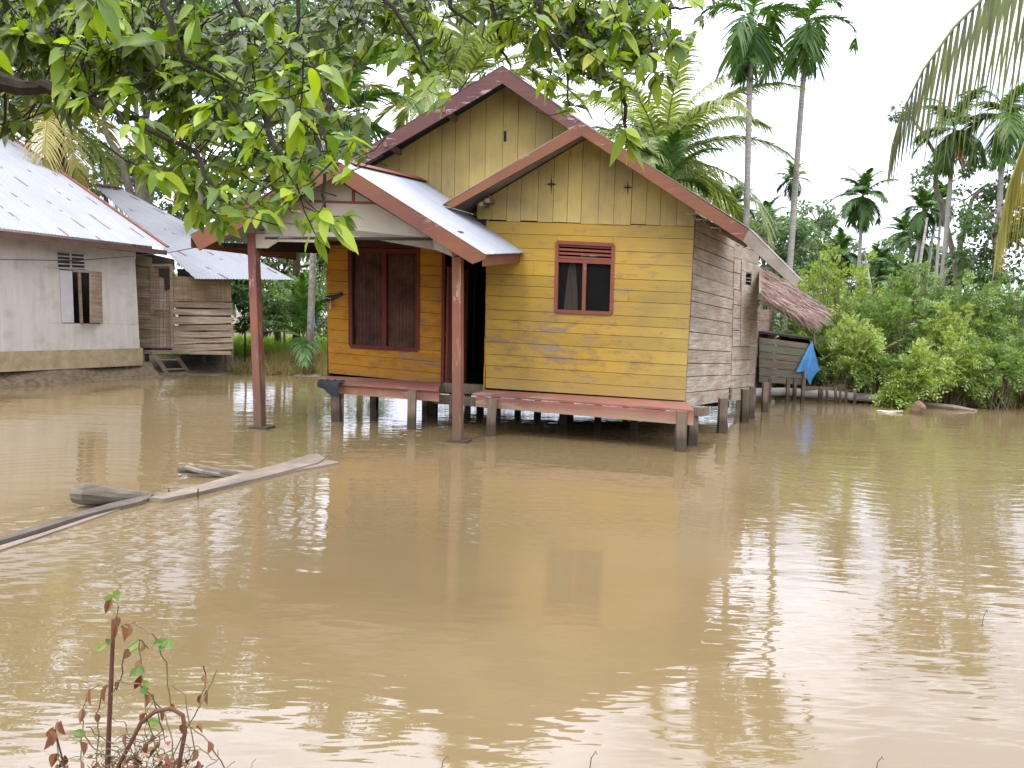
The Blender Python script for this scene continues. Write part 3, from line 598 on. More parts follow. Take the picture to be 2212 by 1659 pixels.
m.add(c, [(j*(K_+1)+i, j*(K_+1)+i+1, (j+1)*(K_+1)+i+1, (j+1)*(K_+1)+i) for j in range(5) for i in range(K_)]); m.build('foundation', M['ground'], HG, True)
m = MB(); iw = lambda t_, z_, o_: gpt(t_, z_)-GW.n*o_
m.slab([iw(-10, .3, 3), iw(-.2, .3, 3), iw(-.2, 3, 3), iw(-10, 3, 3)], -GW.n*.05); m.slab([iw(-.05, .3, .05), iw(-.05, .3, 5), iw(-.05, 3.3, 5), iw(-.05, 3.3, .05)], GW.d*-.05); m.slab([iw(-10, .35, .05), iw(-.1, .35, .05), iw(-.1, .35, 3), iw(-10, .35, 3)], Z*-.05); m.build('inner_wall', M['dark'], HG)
# window with one shutter shut and one open, louvred vent above
m = MB(); T = GW.off(.02); m.slab(T.q((129, 583), (156, 585), (160, 697), (134, 697)), -GW.n*.03); wg = m.build('window', plain('white_shutter', (.62, .58, .54), .7, .1), HG); tag(wg, 'small window with one white shutter shut and one wooden shutter open')
m = MB(); h0, h1 = T(218, 590), T(219, 697); sw = GW.n*.28-GW.d*.5
m.slab([h0, h1, h1+sw, h0+sw], GW.d*.03); m.build('shutter', M['tanwood'], wg)
m = MB(); m.beam(T(171, 588)+GW.n*.0, T(176, 698), .05, .05, ref=GW.n); m.beam(T(216, 588), T(219, 698), .05, .05, ref=GW.n); m.beam(T(157, 586), T(217, 589), .04, .05, ref=GW.n); m.build('frame', M['tanwood'], wg)
m = MB()
for f in (0, .25, .5, .75, 1): m.beam(T(124, lerp(544, 578, f)), T(184, lerp(549, 580, f)), .03, .025, ref=GW.n)
m.beam(T(152, 547)+GW.n*.004, T(153, 579)+GW.n*.004, .03, .025, ref=GW.n); m.build('vent', plain('vent_white', (.5, .47, .42), .8), wg)
# roof 1
GE = GW.off(.55); eR = GE(363, 536); eL = GE(0, 489)-GW.d*7; perp = -GW.n*1.0
w6 = 6.2; rE = eR+perp*w6; rE.z = 6.55; rL = rE-GW.d*11
m = MB(); corrugated(m, rL, rE, eR, eR-(rE-rL)*1.0+Z*(eL.z-eR.z)*.6, rows=4, jag=.01); o = m.build('roof', M['rustroof'], HG); tag(o, 'large white metal roof with rust streaks')
rf1 = o
m = MB(); m.beam(rE+Z*.03+GW.d*.0, eR+Z*.03, .10, .03, ref=Z); m.beam(rL+Z*.03, rE+Z*.03, .4, .03); m.build('ridge_cap', M['cap'], rf1)
m = MB(); a, b = GE(363, 541)-GW.n*.03, eR-GW.d*11-GW.n*.03; b.z = GE(0, 495).z-.02; b2 = GE(0, 495)-GW.n*.03; b2 = b2-GW.d*6; m.slab([a, b2, b2-Z*.14, a-Z*.12], -GW.n*.03); m.build('fascia', plain('brown_fascia', (.14, .07, .05), .8), rf1)
m = MB(); m.slab([gpt(-.05, 3)-GW.n*.02, gpt(-.05, 3)-GW.n*9, gpt(-.05, 3.2)-GW.n*9, rE-GW.d*.5-Z*.1, gpt(-.05, 3.3)-GW.n*.02], -GW.d*.04); m.build('gable_wall', M['greywall'], HG)
# roof 2 (annex)
pB, pC = at(262, 408, 22.6), at(634, 604, 19.6); pD = at(424, 602, 18.9); ev = (pD-pC).normalized()*7
m = MB(); corrugated(m, pB+ev, pB, pC, pC+ev, rows=4, jag=.01); o = m.build('roof', M['rustroof'], HG); tag(o, 'lower metal roof over the annex')
bm = bmesh.new(); bm.from_mesh(o.data); off = Vector(H['_o'])*0+Vector(HG['_o']); c1, c2 = at(200, 408, 22.6)-off, at(421, 602, 18.9)-off; nn = (c2-c1).cross(Z).normalized()
if nn.dot(pC-off-c1) > 0: nn = -nn
bmesh.ops.bisect_plane(bm, geom=bm.verts[:]+bm.edges[:]+bm.faces[:], plane_co=c1, plane_no=nn, clear_outer=True); bm.to_mesh(o.data); bm.free()
m = MB(); m.beam(at(180, 396, 22.6), pB+Z*.03, .35, .03); m.build('ridge_cap', M['cap'], o)
# annex walls
AW = front(at(300, 757, 19.3), -6); aN = AW.n
m = MB(); boards(m, *AW.q((289, 548), (328, 556), (328, 752), (303, 752)), 9, .03, aN, rng=rng, gap=.02, jit=.01, ragged=.008); m.build('wall', M['slab'], HG)
m = MB(); boards(m, *AW.q((372, 596), (498, 602), (500, 652), (375, 650)), 30, .01, aN, True, rng=rng, gap=.004, jit=.004); bw = m.build('wall', M['bamboo'], HG); tag(bw, 'woven bamboo upper wall of the annex')
m = MB(); boards(m, *AW.off(-.03).q((372, 650), (502, 652), (504, 757), (374, 760)), 7, .05, aN, rng=rng, gap=.03, jit=.02, ragged=.022); m.build('wall', M['slab'], HG)
m = MB(); boards(m, *AW.off(.02).q((329, 577), (368, 577), (368, 752), (330, 752)), 5, .03, aN, True, rng=rng, gap=.012); dr = m.build('door', M['slab'], HG)
m = MB(); m.beam(AW.off(-.0)(328, 575), AW(330, 752), .08, .06, ref=aN); m.beam(AW(371, 575), AW(373, 752), .08, .08, ref=aN); m.beam(AW(328, 573), AW(372, 573), .07, .05, ref=aN); m.beam(AW.off(-.012)(331, 668), AW.off(-.012)(366, 668), .05, .03, ref=aN); m.build('frame', M['slab'], dr)
m = MB(); m.slab(AW.off(-.002).q((343, 580), (366, 580), (366, 624), (356, 628), (354, 600), (343, 596)), aN*.01); m.build('dark_door_plate', M['dark'], dr)  # dark plate laid over the door boards in place of a shaded gap
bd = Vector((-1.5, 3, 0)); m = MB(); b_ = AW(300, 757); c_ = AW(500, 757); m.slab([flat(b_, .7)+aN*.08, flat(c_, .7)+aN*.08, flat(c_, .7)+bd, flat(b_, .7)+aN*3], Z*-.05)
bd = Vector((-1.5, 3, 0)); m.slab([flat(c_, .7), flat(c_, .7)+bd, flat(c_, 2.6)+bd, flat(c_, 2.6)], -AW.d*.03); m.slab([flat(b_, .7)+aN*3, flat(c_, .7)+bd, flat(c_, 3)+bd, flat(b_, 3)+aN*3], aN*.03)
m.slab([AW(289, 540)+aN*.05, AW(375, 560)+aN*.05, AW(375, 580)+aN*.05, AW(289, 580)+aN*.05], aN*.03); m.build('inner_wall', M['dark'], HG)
for px, py in ((318, 806), (489, 802), (500, 806), (478, 795), (440, 800)):
    b_ = pz(px, py, 0); m = MB(); m.box((b_.x, b_.y, .1), .09, .09, 1.15, .1); m.build('stilt', M['slab'], HG)
m = MB(); m.beam(AW.off(-.02)(305, 760), AW.off(-.02)(500, 762), .1, .1)
for i in range(9): p = AW.off(-.05)(385+i*13, 762); m.tube([p, p+aN*.3], .05, 8)
m.build('floor_beam', M['slab'], HG)
m = MB()
for (a, b) in (((329, 757), (365, 813)), ((372, 757), (411, 811))): m.beam(AW.off(-.05)(*a), pz(*b, -.05), .06, .10)
for f in (.35, .72): m.beam(lerp(AW.off(-.05)(329, 757), pz(365, 813, -.05), f), lerp(AW.off(-.05)(372, 757), pz(411, 811, -.05), f), .14, .03)
m.build('steps', M['slab'], HG)
# dish, cable
dc = at(383, 428, 20.6); o = thing('satellite_dish', 'pale satellite dish standing on the annex roof behind the leaves', 'satellite dish', tuple(dc-Z*.45))
m = MB(); ax = Vector((-.25, -.55, .80)).normalized(); e1 = ax.orthogonal().normalized(); e2 = ax.cross(e1); vs = [dc]; fs = []
for r in range(1, 6):
    for k in range(28): a = 2*math.pi*k/28; rr = .40*r/5; vs.append(dc+(e1*math.cos(a)+e2*math.sin(a))*rr+ax*(rr*rr*.7))
fs = [(0, 1+k, 1+(k+1) % 28) for k in range(28)]+[(1+(r-1)*28+k, 1+r*28+k, 1+r*28+(k+1) % 28, 1+(r-1)*28+(k+1) % 28) for r in range(1, 5) for k in range(28)]
m.add(vs, fs); m.build('dish', plain('dish_cream', (.55, .48, .38), .5), o, True)
m = MB(); m.tube([dc-ax*.02, dc-Z*.5], .03, 8); m.build('mast', M['dark'], o)
m = MB(); m.tube([dc-e2*.38, dc-e2*.2+ax*.4-Z*.1, dc+ax*.5], .012, 6); m.tube([dc+ax*.5, dc+ax*.42], .04, 8); m.build('arm', M['dark'], o)
m = MB(); cp = [at(-20, 560, 14.6), at(165, 563, 16.9), at(300, 552, 17.4), at(363, 546, 17.6), at(425, 534, 12.4), at(450, 528, 10.9)]
m.tube(cp, .009, 5); tag(m.build('cable', M['blackcloth']), 'black cable sagging from the grey house to the porch roof', 'cable')
m = MB(); cp = [PP(1000, 552)-N*.05, PP(985, 556)-N*.06, PP(960, 548)+N*.4, PP(930, 552)+N*1.0, PP(905, 555)+N*1.4]; m.tube(cp, .008, 5); tag(m.build('cable', M['blackcloth']), 'thin black cable looped from the right porch post to the tall window', 'cable')
# ============================================================ floating wood
def floater(name, pts, th, mat, lab, cat, z0=.035, tilt=None):
    P_ = [pz(x, y, z0 if not tilt else tilt[i]) for i, (x, y) in enumerate(pts)]; m = MB(); m.slab(P_, Z*-th); tag(m.build(name, mat), lab, cat)
M['wetwood'] = wood('wet_wood', (.17, .14, .10), (.22, .18, .14)); M['paleplank'] = wood('pale_plank', (.31, .25, .18), (.37, .30, .22), c3=(.25, .19, .14))
floater('plank', [(-120, 1205), (0, 1160), (60, 1140), (150, 1112), (240, 1086), (330, 1066), (322, 1075), (300, 1084), (225, 1101), (150, 1122), (60, 1150), (0, 1168), (-120, 1216)], .05, M['wetwood'], 'long dark wet plank floating from the left edge to the stump log', 'plank')
floater('plank', [(-60, 1205), (0, 1178), (100, 1148), (200, 1114), (262, 1098), (220, 1113), (130, 1144), (0, 1188), (-60, 1212)], .03, M['paleplank'], 'thin pale board half sunk beside the long dark plank', 'plank', .012)
floater('plank', [(322, 1074), (420, 1050), (520, 1022), (600, 1003), (668, 981), (690, 981), (702, 990), (688, 999), (560, 1032), (430, 1062), (350, 1078)], .05, M['paleplank'], 'long pale plank widening towards the porch, floating', 'plank', .04)
floater('plank', [(640, 1003), (700, 992), (735, 998), (690, 1007), (600, 1021), (560, 1028)], .03, M['paleplank'], 'short pale plank end under the right end of the long pale plank', 'plank', .025)
m = MB(); pth = [pz(385, 1016, .07), pz(430, 1015, .05), pz(480, 1022, .04), pz(535, 1028, .0)]; m.tube(pth, [.035, .04, .035, .03], 8, rough=.3, rng=rng); tag(m.build('driftwood', M['wetwood']), 'short dark driftwood stick behind the long pale plank', 'driftwood')
m = MB(); a = pz(420, 1022, .0); m.tube([pz(402, 1010, .09), pz(440, 1020, .06), pz(500, 1030, .0)], [.03, .028, .02], 7); tag(m.build('driftwood', M['bark']), 'thin split stick lying against the dark driftwood', 'driftwood')
pth = [pz(168, 1068, .10), pz(185, 1067, .115), pz(215, 1069, .09), pz(250, 1072, .05), pz(290, 1073, .01), pz(330, 1076, -.05)]; m = MB(); m.tube(pth, [.085, .10, .09, .075, .06, .04], 12, rough=.14, rng=rng)
tag(m.build('log', wood('mud_log', (.26, .22, .16), (.3, .26, .19)), smooth=False), 'thick muddy log with its cut end sticking out of the water at left', 'log')
for (px, py, h_, lab) in ((427, 1078, .10, 'thin stick poking up beside the long pale plank'), (364, 1070, .07, 'tiny twig standing between the log and the pale plank')):
    b_ = pz(px, py, 0); m = MB(); m.tube([b_-Z*.2, b_+Z*h_+Vector((.005, 0, 0))], .006, 5); tag(m.build('stick', M['deadstem']), lab, 'stick')
# right bank
m = MB(); m.tube([pz(1560, 850, .30), at(1690, 846, 17.2), at(1800, 853, 16.9), at(1900, 861, 16.6), at(1985, 872, 16.4)], [.10, .10, .10, .095, .08], 10, rough=.05, rng=rng); tag(m.build('log', plain('pale_log', (.42, .38, .33), .8)), 'long pale debarked log lying on the right bank below the stakes', 'log')
m = MB(); m.tube([pz(1985, 874, .03), pz(2060, 880, .05), pz(2110, 888, .0)], [.07, .06, .03], 8, rough=.1, rng=rng); tag(m.build('log', M['paleplank']), 'slim pale log half sunk at the right water edge', 'log')
m = MB(); a = pz(1972, 905, -.1); m.tube([a, a+Vector((.03, -.05, .18)), a+Vector((.08, -.10, .30)), a+Vector((.10, -.12, .33))], [.10, .12, .12, .10], 12, rough=.08, rng=rng); tag(m.build('stump', wood('stump_wood', (.30, .19, .11), (.36, .24, .15)), smooth=False), 'round brown stump end sticking out of the water near the right bank', 'stump')
m = MB(); a = pz(1915, 888, .03); vs = [a+Vector((math.cos(k*.5236)*.19, math.sin(k*.5236)*.16, .01*math.sin(k*2))) for k in range(12)]; m.slab(vs, Z*-.05); m.slab([a+Vector((.15, -.04, .012)), a+Vector((.34, -.02, .02)), a+Vector((.34, .03, .02)), a+Vector((.15, .05, .012))], Z*-.03); tag(m.build('floating_scrap', plain('pale_foam', (.62, .55, .38), .7)), 'flat cream scrap floating by the right bank', 'scrap')
# ------------------------------------------------------------ shed, cloth, stakes, fence
SHp = front(at(1700, 830, 17.4), -4); o = thing('shed', 'small shed of faded green and brown boards behind the right corner of the house', 'shed', tuple(flat(SHp(1700, 830), 0)))
m = MB(); boards(m, *SHp.q((1640, 728), (1748, 742), (1738, 832), (1640, 826)), 6, .03, SHp.n, rng=rng, gap=.012); m.build('wall', M['greenboard'], o)
m = MB(); a, b = SHp(1640, 720), SHp(1756, 735); m.slab([a, b, b+SHp.n*1.5+Z*.1, a+SHp.n*1.5+Z*.1], Z*.05); e = SHp(1745, 735); m.slab([e-SHp.n*.05, SHp(1774, 772)-SHp.n*.05, SHp(1774, 772)+SHp.n*1.4, e+SHp.n*1.4], Z*.03)
m.build('roof', M['dark'], o)
m = MB(); b_ = flat(SHp(1737, 832), .35); t2 = flat(b_, 1.3); m.slab([b_, b_+SHp.n*1.3, t2+SHp.n*1.3, t2], -SHp.d*.03); m.build('wall', M['stilt'], o)
for x, y in ((1660, 870), (1700, 870), (1733, 871), (1715, 866)): b_ = pz(x, y, .0); m = MB(); m.box((b_.x, b_.y, .1), .07, .07, .9); m.build('post', M['stilt'], o)
m = MB(); T_ = SHp.off(-.07); c = []
for j in range(12):
    for i in range(13):
        t_, s_ = j/11, i/12; lft = (lerp(1751, 1719, min(1, t_*1.35)), lerp(738, 803, min(1, t_*1.35))); rgt = (lerp(1754, 1767, t_), lerp(738, 800, t_)); x = lerp(lft[0], rgt[0], s_); y = lerp(lft[1], rgt[1], s_)
        if t_ > .74: y += (t_-.74)/.26*(34*max(0, 1-abs(s_-.62)*3.2)); 
        c.append(T_(x, y)+SHp.n*(-.03+.045*t_*math.sin(s_*15+t_*3)))
m.add(c, [(j*13+i, j*13+i+1, (j+1)*13+i+1, (j+1)*13+i) for j in range(11) for i in range(12)]); tag(m.build('cloth', M['blue'], smooth=True), 'blue cloth hanging in a triangle from the corner of the green shed', 'cloth')
stx = [(1735, 800, 870), (1778, 838, 872), (1790, 842, 871), (1808, 838, 872), (1815, 843, 873), (1828, 842, 872), (1845, 842, 874), (1768, 835, 869)]
for k, (x, y0, y1) in enumerate(stx):
    b_ = pz(x, y1, 0); m = MB(); t_ = at(x+rng.uniform(-4, 4), y0, b_.y); m.tube([b_-Z*.3, t_], .03, 6)
    tag(m.build('stake', M['stilt']), 'dark wooden stake standing in the water edge right of the shed', 'stake', 'stakes along the right bank')
m = MB(); m.beam(at(1735, 838, 17), at(1860, 842, 17.0), .05, .09); tag(m.build('rail', M['stilt']), 'dark rail lying across the stakes right of the shed', 'rail')
fo = thing('plank_fence', 'pale vertical plank fence half hidden behind the right bushes', 'fence', tuple(flat(at(1690, 800, 21), 0))); m = MB(); fa, fb = at(1685, 684, 21), at(1915, 700, 21.5)
for i in range(34):
    p = lerp(fa, fb, i/34); p2 = lerp(fa, fb, (i+.88)/34); hh = p.z+rng.uniform(-.08, .05); m.slab([flat(p, .2), flat(p2, .2), flat(p2, hh), flat(p, hh-rng.uniform(0, .04))], Vector((0, .02, 0)))
m.build('plank', M['paleplank'], fo); m = MB(); m.beam(fa+Vector((0, .05, -.3)), fb+Vector((0, .05, -.3)), .04, .07); m.build('rail', M['stilt'], fo)
m = MB(); c = []
for j in range(6):
    for i in range(8): c.append(at(2178+i*9, 768+j*7+3*math.sin(i), 18.0)+Vector((0, .05*math.sin(i*2), 0)))
m.add(c, [(j*8+i, j*8+i+1, (j+1)*8+i+1, (j+1)*8+i) for j in range(5) for i in range(7)]); tag(m.build('laundry', M['navy'], smooth=True), 'navy blue laundry hanging among the bushes at the right edge', 'laundry')
# ============================================================ VEGETATION
def rdir(r, zmin=-1):
    while True:
        v = Vector((r.uniform(-1, 1), r.uniform(-1, 1), r.uniform(zmin, 1)))
        if .05 < v.length < 1: return v.normalized()
# --- fronds
def frond_mesh(mb, pts, n, leaf, wd, ang=55, droop=.6, r=random, rach=.02, seg=3, vdrop=0, gap0=.12):
    """pts: rachis polyline"""
    cum = [0]
    for a, b in zip(pts, pts[1:]): cum.append(cum[-1]+(b-a).length)
    L = cum[-1]
    def P(s):
        s *= L
        for i in range(len(pts)-1):
            if s <= cum[i+1]+1e-9: f = (s-cum[i])/(cum[i+1]-cum[i]); return lerp(pts[i], pts[i+1], f), (pts[i+1]-pts[i]).normalized()
        return pts[-1], (pts[-1]-pts[-2]).normalized()
    mb.tube(pts, [rach*(1-.8*i/(len(pts)-1)) for i in range(len(pts))], 5)
    for i in range(n):
        s = gap0+(1-gap0)*i/(n-1); p, t_ = P(s); sd_ = t_.cross(Z)
        if sd_.length < .15: sd_ = t_.cross(Vector((.3, 1, 0)))
        sd_.normalize(); ll = leaf*(.35+.65*math.sin(math.pi*min(1, .12+.85*s))**.7)*(1-.45*s**3); aa = rad(ang*(1-.55*s)+r.uniform(-7, 7))
        up = sd_.cross(t_).normalized()
        for sg in (1, -1):
            if r.random() < .04: continue
            d = (sd_*sg*math.sin(aa)+t_*math.cos(aa)+up*.25).normalized()*(1-vdrop)+Z*-vdrop
            d.normalize(); wv = t_*(wd/2); q = p; l2 = ll*r.uniform(.85, 1.1); prev = None; vs = []
            for k in range(seg+1):
                f = k/seg; c = p+d*(l2*f)-Z*(droop*l2*f*f); ww = (1-f**2.2)*.97+.03; ww *= .55+.45*math.sin(math.pi*min(1, f+.25))
                dr_ = (d-Z*(2*droop*f)).normalized(); side_ = dr_.cross(up).normalized()*(wd/2*ww)
                if side_.length < 1e-5: side_ = wv*ww
                vs += [c+side_, c-side_]
            mb.add(vs, [(2*k, 2*k+1, 2*k+3, 2*k+2) for k in range(seg)])
def palm(name, lab, cat, base, top, tr, nfr, flen, leaf, wd, n, mat, r, droop=.5, shaft=True, grp=None, erect=.9, ang=55, low=-.35, bend=.9, trunkmat='trunk', rr=1.0, orange=0, mat2=None, fr_low=None):
    o = thing(name, lab, cat, tuple(base), grp); m = MB(); k = 14; pth = []
    for i in range(k+1): f = i/k; p = lerp(base, top, f); p = p+Vector((.12*math.sin(f*3+base.x), .1*math.sin(f*2.2), 0))*tr*4*math.sin(math.pi*f); pth.append(p)
    m.tube(pth, [tr*(1.25-.45*i/k)*(1.03 if i % 2 else 1) for i in range(k+1)], 9); m.build('trunk', M[trunkmat], o, True)
    hub = top
    if shaft:
        m = MB(); hub = top+Z*(flen*.45); m.tube([top, lerp(top, hub, .3), hub], [tr*.95, tr*1.05, tr*.6], 8); m.build('crownshaft', M['shaft'], o, True)
    for i in range(nfr):
        az = i*2.399+r.uniform(-.25, .25); f = i/max(1, nfr-1); el = lerp(erect, low, f**1.35)+r.uniform(-.1, .1); L = flen*r.uniform(.85, 1.1)
        h = Vector((math.cos(az), math.sin(az), 0)); pts = []; p = hub+Z*(-.25*tr); e = el*1.35; N_ = 8
        for j in range(N_+1):
            pts.append(p); p = p+(h*math.cos(e)+Z*math.sin(e))*(L/N_); e -= bend*1.9/N_*(.6+.8*j/N_)
        fm = MB(); frond_mesh(fm, pts, n, leaf, wd, ang, droop, r, rach=tr*.16*rr)
        mt = M['orangeleaf'] if (orange and i == nfr-1) else (M[mat2] if (mat2 and (i % 4 == 3)) else M[mat])
        fm.build('frond', mt, o)
    return o
r = random.Random(11)
def areca(lab, cx, cy, bx, by, Y, size=1.0, nfr=9, sd_=1, orange=0, tr=.075, bend=1.5, low=-1.15, wd=.052, erect=.95):
    rr = random.Random(sd_); top = at(cx, cy, Y); b_ = at(bx, by, Y); d = (b_-top); z0 = gz(b_.x, Y)-.1; base = top+d*((top.z-z0)/max(.01, -d.z)) if d.z < -.3 else flat(top, z0)
    return palm('areca_palm', lab, 'palm tree', base, top, tr*size**.5, nfr, 1.5*size, .66*size, wd*size, 34, 'palm', rr, droop=.6, grp='slender areca palms', orange=orange, bend=bend, low=low, erect=erect)
areca('left of the two tall areca palms whose shaggy crowns touch the top edge', 1621, 105, 1610, 480, 18.0, 1.1, 13, 1, bend=1.3, low=-1.2)
areca('right of the two tall areca palms at the top, with a leaning trunk', 1741, 108, 1706, 550, 19.0, 1.0, 12, 2, bend=1.3, low=-1.2)
pE = areca('areca palm with an orange dead frond behind the hanging coconut frond at right', 2058, 325, 2036, 590, 21.0, .9, 15, 5, 1, bend=.75, low=-1.1, wd=.07, erect=1.05)
pD_ = areca('lone bright areca palm with a fluffy crown in the open sky at right', 1862, 455, 1853, 600, 26.0, .78, 18, 4, bend=.7, low=-.95, wd=.085, erect=1.15)
areca('areca palm with crown hidden behind the hanging fronds at the right edge', 2166, 300, 2150, 700, 20.0, 1.0, 12, 6, bend=1.0, low=-1.0, wd=.06)
def pcopy(src, lab, cx, cy, by, Y, sc, rz):
    """copy whose crown lands at a pixel; scaled in height to reach the ground"""
    o0 = Vector(src['_o']); top = at(cx, cy, Y); h0 = max((Vector(v.co).z for v in src.children[0].data.vertices)); zb = gz(top.x, Y)-.1; 
    return dup(src, (top.x, top.y, top.z-h0*sc), rz, sc, lab)
for a in (('tiny far areca palm between the two tall trunks', 1714, 385, 0, 42, .95, 1.0), ('small dark areca palm left of the forked pale tree', 1950, 500, 0, 36, .9, 2.2),
          ('bushy areca palm crown left of the forked tree, above the pale stems', 1995, 452, 0, 26, .85, 4.0), ('areca palm crown touching the forked pale tree', 2036, 430, 0, 30, .85, .7),
          ('low areca palm just above the right end of the roof', 1655, 475, 0, 30, .9, 3.1), ('small dark areca palm peeping over the roof slope by the coconut palm', 1590, 440, 0, 27, .75, 5.1),
          ('low dark palm left of the lone bright areca', 1815, 545, 0, 30, .9, 1.7), ('low palm just right of the lone bright areca', 1900, 570, 0, 30, .85, 3.7), ('short palm fanning above the light green bushes', 1940, 612, 0, 25, .8, .2),
          ('dark palm crown low behind the tall leaning areca', 1775, 560, 0, 34, .85, 2.7), ('palm crown among the pale stems at right', 1985, 520, 0, 28, .7, 5.6), ('far palm crown low between the bushes and the pale stems', 2015, 560, 0, 36, .8, 1.4)):
    pcopy(pD_, *a)
for k, (x0, y0, x1, y1, Y, lb) in enumerate(((1994, 480, 1962, 640, 26, 'slim pale leaning stem, leftmost of the stems right of the lone areca'), (2003, 470, 1975, 650, 25.5, 'second slim pale stem from the left among the right palms'), (2022, 450, 1998, 640, 26.5, 'third slim pale stem from the left among the right palms'), (1870, 560, 1885, 650, 24, 'thin pale stem leaning right beside the lone areca'))):
    a, b = at(x0, y0, Y), at(x1, y1, Y); d = (b-a); b = a+d*((a.z)/max(.1, -d.z)); m = MB(); m.tube([a, lerp(a, b, .5), b], [.04, .05, .06], 7); tag(m.build('bare_stem', M['trunk'], smooth=True), lb, 'tree trunk', 'slim pale stems')
# coconut palms
c1_ = at(1432, 345, 20); palm('coconut_palm', 'full coconut palm with pale green fronds behind the right roof slope', 'palm tree', flat(c1_, 0), c1_, .16, 26, 3.9, 1.05, .06, 80, 'coco', random.Random(23), droop=.75, shaft=False, erect=.88, low=-.45, bend=.85, ang=62, trunkmat='bark')
c2_ = at(1000, 185, 19); palm('coconut_palm', 'coconut palm whose feathery fronds rise behind the tall gable', 'palm tree', flat(c2_, 0), c2_, .16, 20, 3.7, 1.0, .06, 80, 'coco', random.Random(25), droop=.45, shaft=False, erect=1.1, low=-.25, bend=.9, ang=62, trunkmat='bark')
c3_ = at(112, 235, 22); palm('coconut_palm', 'coconut palm with thick brown trunk behind the grey house roof', 'palm tree', flat(c3_, 0), c3_, .30, 14, 3.8, .9, .06, 42, 'cocodry', random.Random(27), droop=.6, shaft=False, erect=.9, low=-.5, bend=1.0, ang=60, trunkmat='brownbark', mat2='coco')
c4_ = at(1440, 395, 17); palm('areca_palm', 'dark low areca palm fanning up right behind the front gable', 'palm tree', flat(c4_, 0), c4_, .07, 9, 1.5, .62, .09, 24, 'palm', random.Random(29), shaft=False, erect=1.3, low=.3, bend=.7)
c5_ = at(735, 250, 15); palm('areca_palm', 'dark leafy areca palm behind the left side of the big roof', 'palm tree', flat(c5_, 0), c5_, .08, 12, 2.3, .8, .10, 28, 'palm', random.Random(31), shaft=False, erect=1.1, low=-.6, bend=1.1, mat2='cocodry')
c6_ = at(655, 640, 22); palm('areca_palm', 'young green palm fanning out behind the porch', 'palm tree', flat(c6_, 0), flat(c6_, 1.0), .06, 11, 2.2, .7, .10, 26, 'leaf_bush2' if False else 'palm', random.Random(33), shaft=False, erect=1.3, low=.1, bend=.6)
c7_ = at(1860, 760, 17.2); palm('coconut_palm', 'young coconut palm shooting up among the right bushes', 'palm tree', flat(c7_, .1), flat(c7_, .35), .06, 8, 1.7, .5, .05, 26, 'coco', random.Random(35), shaft=False, erect=1.4, low=.6, bend=.5)
# trunk behind the porch
b_ = pz(668, 806, 0); o = thing('slender_trunk', 'slender grey spotted palm trunk with a blue tie behind the porch', 'tree', (b_.x, b_.y, 0)); m = MB(); m.tube([b_-Z*.1, at(671, 700, b_.y), at(676, 560, b_.y), at(682, 440, b_.y), at(700, 250, b_.y)], [.15, .10, .095, .09, .08], 9, rough=.06, rng=r); m.build('trunk', plain('spotted_trunk', (.30, .27, .22), .9, .5, 9), o, True)
m = MB(); p = at(679, 690, b_.y-.12); m.tube([p+Z*.12, p, p-Z*.1, p+Vector((.05, 0, -.25))], .012, 6); m.build('tie', M['blue'], o)
b2 = pz(575, 756, .1); o = thing('slender_trunk', 'short leaning pale trunk just right of the left porch post', 'tree', tuple(b2)); m = MB(); m.tube([b2, at(572, 680, b2.y), at(568, 640, b2.y)], [.09, .07, .06], 8, rough=.1, rng=r); m.build('trunk', M['bark'], o, True)
# --- broadleaf trees
def crown(mb, blobs, n, L, wd, r, sub=10, spread=.42, sticks=None, root=None):
    tot = sum(b[3]**2 for b in blobs)
    for (x, y, z, R) in blobs:
        c = Vector((x, y, z)); k = max(3, int(sub)); cs = []
        for _ in range(k):
            d = rdir(r, -.6); cs.append((c+d*R*r.uniform(.45, 1.0)*.85, R*r.uniform(.22, spread)))
        if sticks is not None:
            for cc, _ in cs:
                a = lerp(root, c, .75) if root else c; mid = lerp(a, cc, .5)+Vector((r.uniform(-.2, .2), r.uniform(-.2, .2), r.uniform(0, .3)))*R*.4; sticks.tube([a, mid, cc], [R*.022+.012, R*.015+.008, .006], 5, cap=False)
        for i in range(int(n*R*R/tot)):
            cc, rr = r.choice(cs); d = rdir(r); p = cc+Vector((d.x, d.y, d.z*.7))*rr*(r.random()**.45); ld = (d+Vector((r.uniform(-1, 1), r.uniform(-1, 1), r.uniform(-1, .3)))).normalized()
            mb.rhomb(p, ld, rdir(r, .1), L*r.uniform(.7, 1.3), wd*r.uniform(.8, 1.2))
def tree(name, lab, base, stems, blobs, n, L, wd, mat, sd_, bark='bark', sub=10, cat='tree', grp=None, spread=.42, tr=.14):
    rr = random.Random(sd_); o = thing(name, lab, cat, tuple(base), grp); m = MB(); root = None
    for s_ in stems: m.tube(s_, [tr*(1-.65*i/(len(s_)-1)) for i in range(len(s_))], 8, rough=.12, rng=rr)
    for b in blobs:
        c = Vector(b[:3]); s_ = min(stems, key=lambda q: (q[-1]-c).length); e = s_[-1]; m.tube([e, lerp(e, c, .5)+Vector((rr.uniform(-.3, .3), rr.uniform(-.3, .3), .1)), c], [tr*.36, tr*.25, tr*.1], 6, cap=False)
    st_ = MB(); cm = MB(); crown(cm, blobs, n, L, wd, rr, sub, spread, m, None); m.build('trunk', M[bark], o, True); cm.build('crown', M[mat], o); return o
def B(px, py, Y, R): p = at(px, py, Y); return (p.x, p.y, p.z, R)
